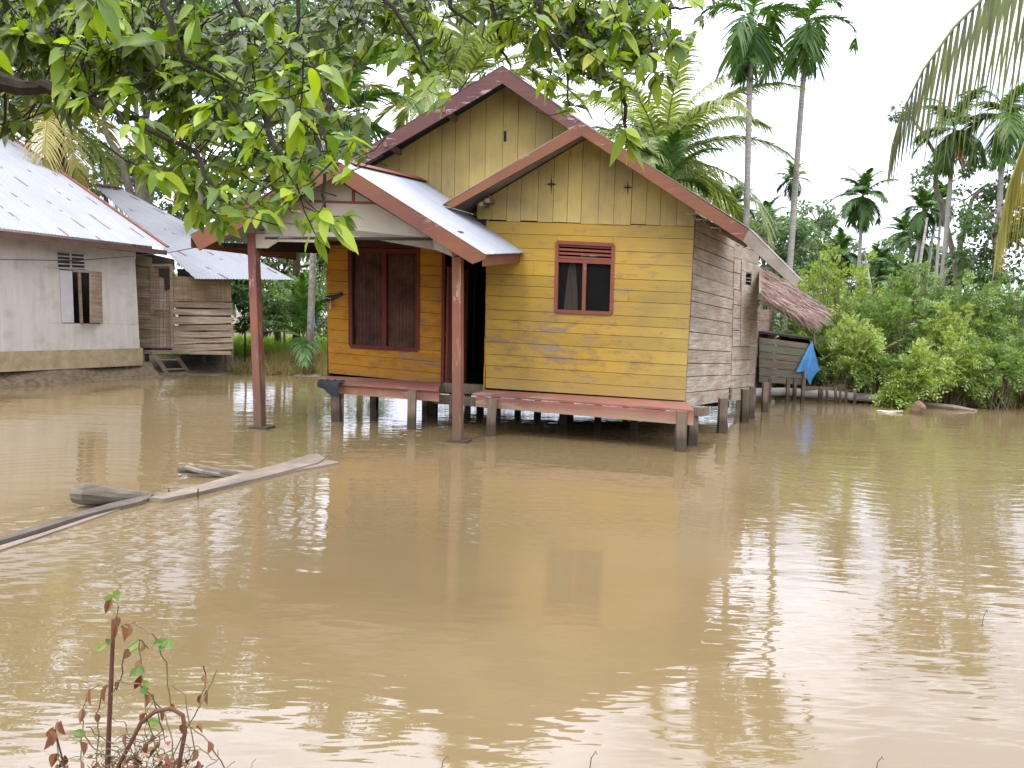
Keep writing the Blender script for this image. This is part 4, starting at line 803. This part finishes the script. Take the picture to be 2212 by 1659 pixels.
# left background trees
def trunkline(pts, Y): return [at(x, y, Y) for x, y in pts]
def grounded(pts, Y): q = trunkline(pts, Y); return [flat(q[0], gz(q[0].x, q[0].y)-.1)]+q
tree('jungle_tree', 'pale multi stemmed tree behind the left roofs, leaning left stem', flat(at(285, 430, 24), 0), [grounded([(285, 430), (262, 350), (230, 290), (215, 200)], 24), grounded([(300, 420), (297, 300), (290, 150)], 24)], [B(150, 60, 24, 2.2), B(290, 40, 25, 2.4), B(230, 170, 24, 1.6), B(360, 150, 25, 1.8)], 5200, .24, .12, 'leaf_bg', 41, grp='trees behind the grey house', tr=.16)
tree('jungle_tree', 'thick pale trunk tree behind the grey house, near the dish', flat(at(310, 420, 27), 0), [grounded([(312, 420), (305, 330), (325, 180)], 27)], [B(420, 60, 27, 2.6), B(520, 160, 28, 2.2), B(330, 0, 28, 2.4), B(455, 270, 28, 1.5)], 5200, .24, .12, 'leaf_bg2', 42, grp='trees behind the grey house', tr=.28)
tree('jungle_tree', 'twin stemmed grey tree right behind the satellite dish', flat(at(415, 440, 25), 0), [grounded([(410, 440), (425, 350), (430, 220)], 25), grounded([(432, 440), (440, 330), (470, 200)], 25)], [B(560, 230, 25, 1.7), B(620, 330, 26, 1.5), B(520, 330, 26, 1.2), B(640, 100, 26, 2.0), B(470, 100, 25, 1.8)], 5200, .22, .11, 'leaf_bg', 43, grp='trees behind the grey house', tr=.13)
tree('jungle_tree', 'dense dark tree at the far left edge above the grey roof', flat(at(-60, 300, 26), 0), [grounded([(-60, 300), (-50, 150)], 26), grounded([(60, 320), (70, 220), (60, 120)], 27)], [B(-120, 120, 26, 3), B(20, 60, 27, 2.8), B(60, 230, 27, 1.5), B(-40, 250, 27, 1.5), B(160, 300, 28, 1.3)], 5600, .26, .13, 'leaf_bg', 44, grp='trees behind the grey house')
tree('jungle_tree', 'leafy dark tree filling the gap above the porch ridge', flat(at(640, 420, 24), 0), [grounded([(640, 430), (650, 330), (655, 250)], 24)], [B(600, 400, 24, 1.2), B(680, 330, 24, 1.5), B(540, 450, 25, 1.1), B(640, 230, 24, 1.5), B(760, 330, 25, 1.2)], 4600, .20, .10, 'leaf_bg', 45, 'brownbark', grp='trees behind the grey house')
tree('jungle_tree', 'low green tree between the annex roof and the dish', flat(at(230, 400, 28), 0), [grounded([(230, 440), (225, 380)], 28)], [B(160, 390, 28, 1.6), B(240, 360, 29, 1.7), B(330, 400, 29, 1.6), B(420, 420, 29, 1.5), B(500, 470, 29, 1.5)], 5200, .22, .11, 'leaf_bg2', 46, grp='trees behind the grey house')
tree('jungle_tree', 'tall tree whose crown fills the sky left of the coconut fronds', flat(at(780, 300, 30), 0), [grounded([(780, 330), (770, 200), (760, 80)], 30)], [B(720, 30, 30, 3.0), B(820, 120, 31, 1.6), B(640, 60, 31, 2.4)], 4200, .26, .13, 'leaf_bg', 47, grp='trees behind the grey house', spread=.36)
# behind porch and house
tree('leafy_shrub', 'bright green shrub seen between the left porch post and the orange wall', flat(at(615, 740, 24), .1), [grounded([(615, 740), (612, 690)], 24)], [B(610, 650, 24, 1.0), B(660, 640, 25, .9), B(560, 620, 25, 1.1), B(690, 700, 25, .8)], 3600, .17, .08, 'leaf_bush2', 48, cat='shrub', grp='shrubs behind the houses', tr=.06)
tree('leafy_shrub', 'dark tangled shrub right of the annex wall', flat(at(530, 760, 22), .1), [grounded([(530, 750), (528, 690)], 22)], [B(520, 640, 22.5, .8), B(545, 700, 22, .55), B(600, 690, 23, .55), B(515, 590, 23, .8)], 3200, .15, .07, 'leaf_bg', 49, 'brownbark', cat='shrub', grp='shrubs behind the houses', tr=.05)
tree('jungle_tree', 'low dense green tree filling the view between the annex roof and the orange wall', flat(at(600, 640, 27), 0), [grounded([(600, 660), (605, 600)], 27)], [B(540, 545, 27, 1.5), B(620, 560, 27, 1.7), B(690, 570, 27, 1.5), B(650, 500, 28, 1.7), B(500, 600, 28, 1.5), B(560, 500, 29, 1.5)], 5200, .2, .1, 'leaf_bush2', 56, 'brownbark', grp='trees behind the grey house')
# right side trees
tree('far_tree', 'round green tree behind the right end of the roof', flat(at(1670, 600, 28), 0), [grounded([(1670, 600), (1668, 540)], 28)], [B(1660, 520, 28, 1.5), B(1720, 540, 29, 1.4), B(1620, 500, 29, 1.2), B(1700, 600, 28, 1.4), B(1650, 580, 28, 1.2)], 5000, .20, .10, 'leaf_bg2', 51, grp='trees beyond the right bank')
tree('far_tree', 'airy tree with light top between the two areca trunks and the lone palm', flat(at(1765, 600, 32), 0), [grounded([(1765, 620), (1762, 520)], 32)], [B(1765, 480, 32, 1.3), B(1740, 540, 32, 1.5), B(1800, 560, 33, 1.6), B(1760, 600, 32, 1.6)], 4200, .22, .11, 'leaf_bg2', 52, grp='trees beyond the right bank', spread=.34)
tree('forked_tree', 'crooked pale forked tree with sparse tufts at right', flat(at(2050, 640, 21.5), 0), [grounded([(2072, 650), (2062, 560), (2040, 470), (2020, 400), (2025, 340), (1995, 290), (1975, 262)], 21.5), trunkline([(2024, 360), (2050, 340), (2080, 335)], 21.5), trunkline([(2068, 600), (2075, 520), (2100, 430), (2130, 400)], 21.5)], [B(1965, 235, 21.5, .45), B(1935, 250, 21.5, .25), B(2120, 350, 21.5, .6), B(2090, 480, 21.5, .4), B(2000, 380, 21.6, .6), B(2110, 430, 22, .6)], 1300, .14, .07, 'leaf_bg2', 53, grp='trees beyond the right bank', tr=.10, sub=6)
tree('far_tree', 'dark leafy tree with small round leaves at the right edge', flat(at(2150, 640, 20), 0), [grounded([(2150, 650), (2148, 540), (2165, 440)], 20)], [B(2130, 470, 20, .9), B(2190, 520, 20.5, 1.1), B(2110, 560, 20, .7), B(2180, 420, 21, .8), B(2230, 460, 20, 1.1), B(2160, 590, 20, .7)], 4800, .13, .075, 'leaf_bg', 54, grp='trees beyond the right bank', tr=.10)
tree('far_tree', 'hazy dark tree low behind the pale stems at right', flat(at(1990, 620, 34), 0), [grounded([(1990, 640), (1990, 600)], 34)], [B(1930, 600, 34, 1.7), B(2010, 590, 35, 1.8), B(2080, 600, 34, 1.6), B(1860, 600, 35, 1.7), B(1890, 560, 35, 1.1)], 4600, .24, .12, 'leaf_bg', 55, grp='trees beyond the right bank')
# bushes on the right bank
def bush(lab, cx, cy, base_y, Y, R, mat, sd_, blobs=None):
    rr = random.Random(sd_); c = at(cx, cy, Y); b_ = flat(at(cx, base_y, Y), max(0, gz(c.x, Y))-.05); o = thing('leafy_bush', lab, 'bush', tuple(b_), 'green bushes along the right bank'); sm = MB(); lm = MB()
    H_ = max(.4, c.z-b_.z); ns = int(34+22*R)
    for i in range(ns):
        d = rdir(rr, -.35); e = c+Vector((d.x*R, d.y*R*.8, d.z*H_*.75 if d.z < 0 else d.z*R))*rr.choice((rr.uniform(.5, 1.0), rr.uniform(.8, 1.28))); a = b_+Vector((rr.uniform(-.3, .3)*R, rr.uniform(-.2, .2)*R, 0)); mid = lerp(a, e, .55)+Vector((0, 0, .15*R))
        sm.tube([a, mid, e], [.016, .011, .005], 4, cap=False)
        for k in range(9):      # compound sprays
            s_ = rr.uniform(.0, 1.0); p = lerp(mid, e, s_)+rdir(rr)*.10*R; ax = (e-c).normalized()+rdir(rr)*.8+Z*.25; ax.normalize(); sd2 = ax.cross(rdir(rr)).normalized(); up = sd2.cross(ax); ln = rr.uniform(.18, .32)
            for q_ in range(8):
                f = (q_+1)/8; sg = 1 if q_ % 2 else -1; lm.rhomb(p+ax*ln*f-Z*.25*ln*f*f, (sd2*sg*.85+ax*.5).normalized(), (up+rdir(rr)*.3).normalized(), .13*(1.15-.5*f), .052)
    sm.build('stem', M['vine'], o); lm.build('foliage', M[mat], o); return o
BU = [('tall bright yellow-green bush behind the thatch and the shed', 1800, 625, 800, 19.5, .95, 'leaf_bush'), ('bright low bush with fresh leaves right of the blue cloth', 1852, 735, 850, 17.0, .50, 'leaf_bush'), ('light green leafy bush above the blue cloth, by the fence', 1730, 690, 780, 19.0, .55, 'leaf_bush2'),
      ('upright bright bush in front, just left of the brown stump', 1975, 805, 872, 16.2, .62, 'leaf_bush'), ('feathery mid green bush in the middle of the right bank', 1920, 690, 830, 18.2, .85, 'leaf_bush2'), ('tall feathery bush behind, below the pale stems', 1990, 650, 820, 19.4, 1.0, 'leaf_bush2'),
      ('wide green bush at right under the dark tree', 2090, 680, 850, 18.6, 1.0, 'leaf_bush2'), ('airy grey-green bush hanging over the water at the right edge', 2150, 800, 880, 16.4, .75, 'leaf_bush2'), ('bush at the very right edge below the laundry', 2225, 760, 880, 16.8, .8, 'leaf_bush2'),
      ('light green bush between the young coconut palm and the brown stems', 1895, 790, 865, 16.7, .45, 'leaf_bush2'), ('shaggy bush right of the upright bright bush', 2060, 790, 875, 16.6, .65, 'leaf_bush'), ('bush with yellow tips beside the hanging frond', 2050, 720, 850, 17.8, .7, 'leaf_bush'),
      ('dense bush left of the lone areca trunk base', 1860, 680, 810, 20.5, .9, 'leaf_bush2'), ('small bush low at the water near the slim pale log', 1945, 858, 880, 16.0, .26, 'leaf_bush'), ('dark bush filling the gap behind the shed roof', 1765, 760, 830, 18.4, .5, 'leaf_bush2'), ('round bush behind the right fence planks', 1745, 640, 740, 23.5, .8, 'leaf_bush2'), ('tall bush rising behind at the right edge', 2200, 660, 850, 18.8, 1.0, 'leaf_bush2')]
for k, a in enumerate(BU): bush(*a, 60+k)
# far wood as one mass
rr = random.Random(90); m = MB(); bl = []
for i in range(60): x = -60+i*2.1+rr.uniform(-.6, .6); Y = rr.uniform(42, 58); bl.append((x, Y, rr.uniform(.8, 4.2), rr.uniform(2.2, 3.6)))
for i in range(26): a_ = rad(100+i*6.6); bl.append((math.cos(a_)*26+rr.uniform(-2, 2), -8+math.sin(a_)*-18*0-abs(math.sin(a_-rad(5)))*14, rr.uniform(1, 6), rr.uniform(3, 4.4)))
crown(m, bl, 56000, .42, .24, rr, 12, .55); tag(m.build('far_wood', M['leaf_bg']), 'mass of far dark green jungle closing the view between the trees', 'wood', kind='stuff')
# grass and litter on the banks
rr = random.Random(91); m = MB(); m2 = MB()
def tuft(mm, x, y, h_):
    z_ = max(gz(x, y), -.02)
    for _ in range(7):
        d = Vector((rr.uniform(-.6, .6), rr.uniform(-.6, .6), 1)).normalized(); p = Vector((x+rr.uniform(-.1, .1), y+rr.uniform(-.1, .1), z_)); s_ = Vector((rr.uniform(-1, 1), rr.uniform(-1, 1), 0)).normalized()*.009; e = p+d*h_*rr.uniform(.6, 1.2); mid = lerp(p, e, .6)+Z*.03
        mm.add([p-s_, p+s_, mid+s_*.7, mid-s_*.7, e-Z*h_*.15], [(0, 1, 2, 3), (3, 2, 4)])
for i in range(4200):
    x = rr.uniform(-7.9, 2); y = max(20.2 if x < -7 else 0, shore(x))+abs(rr.gauss(0, 3.5)); tuft(m, x, y, rr.uniform(.15, .5))
for i in range(1500):
    x = rr.uniform(6.5, 15); y = shore(x)+abs(rr.gauss(0, .8)); tuft(m, x, y, rr.uniform(.08, .25))
for i in range(4200):
    x = rr.uniform(-13, 3); y = max(22, shore(x)+3.2)+abs(rr.gauss(0, 5)); tuft(m2, x, y, rr.uniform(.3, .7))
tag(m.build('dry_grass', M['grass']), 'straw coloured dry grass covering the muddy banks', 'grass', kind='stuff'); tag(m2.build('green_grass', M['greengrass']), 'fresh green grass behind the dry bank', 'grass', kind='stuff')
m = MB()
for i in range(260):
    x = rr.uniform(-10, 13); y = shore(x)-abs(rr.gauss(0, 1.6))-.1
    d = Vector((rr.uniform(-1, 1), rr.uniform(-1, 1), .02)).normalized(); m.leaf(Vector((x, y, .008)), d, Z, rr.uniform(.03, .09), rr.uniform(.012, .03), 0, .3)
tag(m.build('floating_litter', M['dryleaf']), 'scattered dead leaves and bits floating on the muddy water', 'litter', kind='stuff')
# ------------------------------------------------------------ overhanging tree in the foreground
r = random.Random(5)
OT = thing('overhanging_tree', 'leafy broadleaf tree hanging down over the top left of the view with mossy limbs', 'tree', (-4.6, 3.2, 0))
tr_ = MB(); tr_.tube([Vector((-4.6, 3.2, -.2)), Vector((-4.5, 3.3, 1.5)), at(-700, 100, 3.4), at(-300, 150, 3.4)], [.24, .2, .16, .10], 10, rough=.1, rng=r); tr_.build('trunk', M['darkbark'], OT, True)
lm = MB()
def limb(pts, r0, r1, d=None):
    P_ = [at(x, y, Y) for x, y, Y in pts]; Q = []
    for a, b in zip(P_, P_[1:]):
        for k in range(4): Q.append(lerp(a, b, k/4)+rdir(r)*.012)
    Q.append(P_[-1]); lm.tube(Q, [lerp(r0, r1, i/(len(Q)-1)) for i in range(len(Q))], 7, rough=.45, rng=r); return P_
limb([(-300, 150, 3.4), (-60, 178, 3.3), (60, 186, 3.3), (140, 192, 3.3), (200, 214, 3.3)], .05, .022); limb([(-300, 150, 3.4), (-100, -60, 3.5), (300, -160, 3.8), (700, -120, 4.0), (1100, -90, 4.2), (1500, -60, 4.4)], .07, .03)
for pts in ([(150, -60, 3.6), (185, 60, 3.5), (180, 170, 3.5), (215, 240, 3.4)], [(480, -120, 3.7), (520, 30, 3.7), (600, 80, 3.8), (660, 110, 3.8), (712, 220, 3.8), (745, 300, 3.8)], [(640, -100, 3.8), (645, 40, 3.8), (620, 180, 3.8)],
            [(960, -90, 4.0), (975, 20, 4.0), (1030, 60, 4.0)], [(1060, -90, 4.1), (1068, 40, 4.1), (1085, 110, 4.1), (1103, 150, 4.1)], [(740, -110, 3.9), (850, 20, 3.9), (905, 110, 3.9), (945, 180, 3.9)], [(1240, -80, 4.2), (1250, 60, 4.2), (1290, 130, 4.2), (1345, 170, 4.2)],
            [(1400, -70, 4.3), (1440, 20, 4.3), (1500, 15, 4.3)], [(200, 214, 3.3), (300, 260, 3.2), (420, 330, 3.1), (470, 420, 3.0), (500, 450, 3.0)], [(0, -60, 3.6), (30, 100, 3.6), (0, 300, 3.6)], [(300, -160, 3.4), (360, 20, 3.3), (390, 120, 3.2), (470, 160, 3.2), (560, 230, 3.2)],
            [(712, 220, 3.8), (690, 300, 3.6), (700, 420, 3.5), (712, 500, 3.4)], [(560, 230, 3.2), (600, 330, 3.1), (640, 390, 3.1)], [(1345, 170, 4.2), (1352, 250, 4.2), (1358, 320, 4.2)], [(1150, -90, 4.1), (1180, 60, 4.1), (1225, 150, 4.1), (1230, 230, 4.1)]): limb(pts, .016, .004)
lm2 = MB(); lm3 = MB()
def cluster(mb, px, py, Y, L, n=6, spread=1.0):
    c = at(px, py, Y); ax = Vector((r.uniform(-1, 1), r.uniform(-.7, .4), r.uniform(-.9, .25))).normalized(); tw = c-ax*L*1.1; lm.tube([tw-ax*L*.8+Z*L*.5*r.random()+rdir(r)*.02, tw, c], [.004, .003, .002], 4, cap=False)
    for k in range(n):
        f = k/n; sg = 1 if k % 2 else -1; sd_ = ax.cross(Z+rdir(r)*.5).normalized(); d = (sd_*sg*(1-f*.6)+ax*(.45+f)+rdir(r)*.3).normalized(); p = lerp(tw, c, .35+.65*f)
        nn = (Z*.9+Vector((0, -.9, 0))+rdir(r)*.8).normalized(); l_ = L*r.uniform(.5, 1.15); mb.leaf(p, d, nn, l_, l_*r.uniform(.38, .50), r.uniform(.1, .55), r.uniform(.1, .45))
near = [(210, 30), (290, 20), (420, 60), (330, 90), (290, 135), (250, 225), (330, 240), (360, 70), (430, 170), (560, 220), (590, 215), (480, 140), (500, 185), (450, 250), (400, 290), (480, 280), (520, 300), (330, 380), (415, 375), (360, 400), (540, 330), (600, 350), (640, 385), (540, 400), (470, 420), (430, 480), (500, 470), (480, 495), (620, 430), (700, 360), (745, 385), (770, 350), (725, 497), (690, 535), (570, 480), (605, 465), (750, 300), (640, 150), (720, 180), (830, 60), (880, 30), (860, 130), (930, 185), (950, 230), (940, 160), (1130, 40), (1180, 60), (1230, 110), (1220, 150), (1280, 130), (1330, 160), (1350, 90), (1380, 110), (1400, 60), (1430, 40), (1340, 210), (1225, 250), (1290, 210), (1358, 325), (1200, 190), (1300, 60), (1250, 40), (1480, 100), (1500, 10), (1160, 100), (1080, 60), (1415, 195), (260, 60), (380, 190), (300, 300), (240, 150), (160, 90), (440, 400), (410, 440), (560, 290), (1370, 30), (1260, 80), (1310, 110), (1390, 150), (1340, 130), (640, 290), (680, 250), (590, 120), (540, 60)]
for (x, y) in near:
    Y = (3.0 if x < 760 else 4.1)+r.uniform(-.3, .4); cluster(lm2, x, y-10, Y, r.uniform(.085, .125), r.choice((6, 7, 8)))
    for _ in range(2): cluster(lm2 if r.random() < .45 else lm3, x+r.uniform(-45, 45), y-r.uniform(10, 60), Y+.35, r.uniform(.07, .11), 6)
for (cx, cy, rx, ry, n, y0, y1, L, mb) in ((230, 60, 260, 90, 85, 3.3, 4.6, .13, lm3), (120, 130, 170, 110, 55, 3.4, 4.6, .13, lm3), (450, 180, 200, 120, 55, 3.4, 4.6, .12, lm3), (600, 120, 200, 120, 85, 3.8, 5.2, .12, lm3), (680, 280, 90, 90, 26, 3.8, 5, .11, lm3), (420, 330, 130, 80, 16, 3.3, 4.2, .12, lm2),
                                       (60, 50, 110, 70, 60, 3.6, 5.2, .15, lm3), (800, 40, 120, 60, 36, 4, 5.2, .11, lm3), (1000, 10, 100, 34, 22, 4, 5, .11, lm3), (1180, 40, 110, 50, 34, 4.2, 5, .12, lm3), (1320, 90, 110, 80, 50, 4.2, 5, .12, lm3), (1250, 130, 130, 60, 22, 4.1, 4.8, .12, lm2), (1400, 80, 80, 70, 16, 4.1, 4.6, .12, lm2), (1090, 50, 60, 60, 12, 4, 4.6, .11, lm2), (900, 130, 60, 60, 10, 4, 4.6, .10, lm2), (1300, 20, 170, 30, 26, 4.1, 4.8, .12, lm2), (200, 120, 220, 110, 30, 3.1, 3.8, .13, lm2), (880, 90, 70, 60, 16, 4, 5, .10, lm2), (560, 400, 110, 60, 12, 3.1, 3.6, .11, lm2), (30, 250, 40, 40, 8, 3.6, 4.4, .13, lm3)):
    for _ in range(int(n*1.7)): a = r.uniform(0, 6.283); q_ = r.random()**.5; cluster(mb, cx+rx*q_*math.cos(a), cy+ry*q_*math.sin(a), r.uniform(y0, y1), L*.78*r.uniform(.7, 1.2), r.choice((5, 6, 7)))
for _ in range(55): # canopy above the frame (shade and reflections)
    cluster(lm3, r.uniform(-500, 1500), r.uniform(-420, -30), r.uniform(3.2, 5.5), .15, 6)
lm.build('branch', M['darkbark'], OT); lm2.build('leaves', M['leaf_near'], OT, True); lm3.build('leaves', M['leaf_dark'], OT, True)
# ------------------------------------------------------------ coconut fronds hanging in from the right
r = random.Random(8); CP = thing('coconut_palm', 'coconut palm outside the right edge whose long fronds droop into view', 'palm tree', (5.4, 4.6, 0)); m = MB(); m.tube([Vector((5.4, 4.6, -.2)), Vector((5.3, 4.6, 2)), Vector((5.0, 4.6, 4.4))], [.2, .16, .15], 12); m.build('trunk', M['bark'], CP, True)
hub = Vector((5.0, 4.6, 4.4))
def bigfrond(pts, n, leaf, wd, mat, vd=.82):
    fm = MB(); frond_mesh(fm, pts, n, leaf, wd, 50, .15, r, .016, 4, vd, .05); fm.build('frond', M[mat], CP)
bigfrond([hub, at(2480, -260, 4.5), at(2270, -120, 4.4), at(2140, -20, 4.3), at(2060, 60, 4.25), at(1995, 150, 4.2), at(1950, 240, 4.2), at(1928, 310, 4.2)], 58, 1.15, .024, 'oldfrond', .88)
bigfrond([hub, at(2520, -80, 4.9), at(2380, 60, 5.0), at(2290, 170, 5.0), at(2220, 290, 5.0), at(2180, 400, 5.0), at(2160, 500, 5.0)], 56, 1.1, .021, 'cocodry', .86)
bigfrond([hub, at(2500, -300, 5.4), at(2330, -220, 5.8), at(2230, -140, 6.2), at(2160, -60, 6.4), at(2120, 20, 6.4)], 46, 1.2, .024, 'oldfrond', .85)
for az, el in ((0.2, .3), (1.2, .6), (-1.2, .5)):
    h = Vector((math.cos(az), math.sin(az), 0)); p = hub; e = el; pts = []
    for j in range(8): pts.append(p); p = p+(h*math.cos(e)+Z*math.sin(e))*.5; e -= .25
    bigfrond(pts, 40, .8, .03, 'coco', .5)
# ------------------------------------------------------------ dead plant with vines at bottom left
r = random.Random(17); Yp = 2.3
o = thing('dead_vine_plant', 'dry brown stake plant wrapped in thin vines and withered leaves at bottom left', 'plant', tuple(flat(at(270, 1700, Yp), -.1)))
m = MB(); sk = [at(x, y, Yp+.02) for x, y in ((245, 1338), (243, 1400), (240, 1480), (236, 1560), (232, 1660), (228, 1900))]; m.tube(sk, [.0065, .007, .0075, .008, .009, .010], 7, rough=.2, rng=r)
m.tube([at(x, y, Yp-.05) for x, y in ((230, 1760), (258, 1650), (285, 1600), (305, 1560), (335, 1537), (370, 1530), (395, 1545), (400, 1580), (385, 1660), (380, 1760))], .007, 7); m.build('stem', M['deadstem'], o, True)
v = MB(); lf_ = MB(); gl = MB()
vines = [[(262, 1350), (290, 1345), (330, 1370), (358, 1430), (368, 1520)], [(240, 1500), (262, 1470), (270, 1400), (300, 1380), (320, 1400)], [(300, 1385), (305, 1460), (318, 1540), (345, 1640), (370, 1700)], [(200, 1700), (214, 1600), (210, 1540), (222, 1500), (240, 1470)], [(175, 1640), (178, 1560), (185, 1500), (205, 1482), (230, 1480)],
         [(250, 1470), (300, 1478), (350, 1530), (372, 1600), (380, 1690)], [(340, 1690), (390, 1600), (430, 1530), (468, 1448)], [(150, 1700), (128, 1640), (115, 1570)], [(430, 1530), (445, 1470), (440, 1440)], [(400, 1560), (450, 1600), (500, 1690)], [(280, 1700), (300, 1620), (350, 1580), (330, 1500)], [(250, 1350), (255, 1310), (240, 1290)], [(380, 1700), (420, 1620), (400, 1500), (372, 1480)]]
for p_ in vines:
    q_ = [at(x, y, Yp+r.uniform(-.06, .06)) for x, y in p_]; Q = []
    for a, b in zip(q_, q_[1:]): Q += [lerp(a, b, k/4)+rdir(r)*.004 for k in range(4)]
    Q.append(q_[-1]); v.tube(Q, .0022, 5, cap=False)
    for p in Q[::2]:
        if r.random() < .42: lf_.leaf(p, Vector((r.uniform(-.6, .6), r.uniform(-.5, .2), -1)), rdir(r), r.uniform(.022, .045), r.uniform(.014, .024), .3, 1.5)
for _ in range(170):
    c = at(r.gauss(320, 62), r.gauss(1675, 45), Yp+r.uniform(-.1, .12)); Q = [c]; d = rdir(r)
    for k in range(6): d = (d+rdir(r)*.75).normalized(); Q.append(Q[-1]+d*r.uniform(.012, .03))
    v.tube(Q, r.uniform(.0011, .0018), 4, cap=False)
for _ in range(200):
    c = at(r.gauss(325, 66), r.gauss(1690, 36), Yp+r.uniform(-.1, .12)); lf_.leaf(c, rdir(r), rdir(r), r.uniform(.018, .038), r.uniform(.012, .022), .5, 1.6)
for x, y in ((300, 1385), (352, 1385), (362, 1380), (230, 1390), (300, 1440), (310, 1480), (320, 1560), (185, 1585), (245, 1290)):
    p = at(x, y, Yp); [gl.leaf(p, Vector((r.uniform(-1, 1), -.2, r.uniform(-1, .5))), Vector((0, -1, .3)), r.uniform(.03, .05), r.uniform(.02, .03), .1, .3) for _ in range(2)]
v.build('vine', M['vine'], o); lf_.build('leaves', M['dryleaf'], o); gl.build('leaves', M['leaf_bush2'], o)
m = MB(); ll = MB(); pp = [at(x, y, Yp) for x, y in ((118, 1575), (135, 1640), (160, 1720))]; m.tube(pp, .003, 5)
for p in pp[:2]: [ll.leaf(p+rdir(r)*.03, Vector((r.uniform(-1, 1), 0, -1)), rdir(r), .05, .03, .1, .9) for _ in range(4)]
o = thing('dry_sprig', 'small brown dry sprig left of the dead vine plant', 'plant', tuple(flat(pp[2], -.1))); m.build('stem', M['deadstem'], o); ll.build('leaves', M['dryleaf'], o)
for k, (x, y, h_, lab) in enumerate(((1272, 1659, .07, 'thin pale grass blade sticking up at the bottom centre'), (1890, 1665, .06, 'curled pale stem at the bottom right edge'), (952, 1659, .05, 'tiny brown twig at the bottom edge left of centre'), (2120, 1352, .10, 'thin dark stalk standing in the water at right'), (1570, 1440, .03, 'tiny bent twig in the sky reflection'))):
    b_ = pz(x, y, 0); m = MB(); m.tube([b_-Z*.05, b_+Vector((.008, 0, h_*.6)), b_+Vector((.025, 0, h_)), b_+Vector((.03, 0, h_*.8))], .0022, 5); tag(m.build('twig', M['vine']), lab, 'twig')
for ob in bpy.data.objects:
    if '_o' in ob: del ob['_o']
    if 'label' in ob and ob.parent is None and 'kind' in ob and ob['kind'] == 'structure': pass
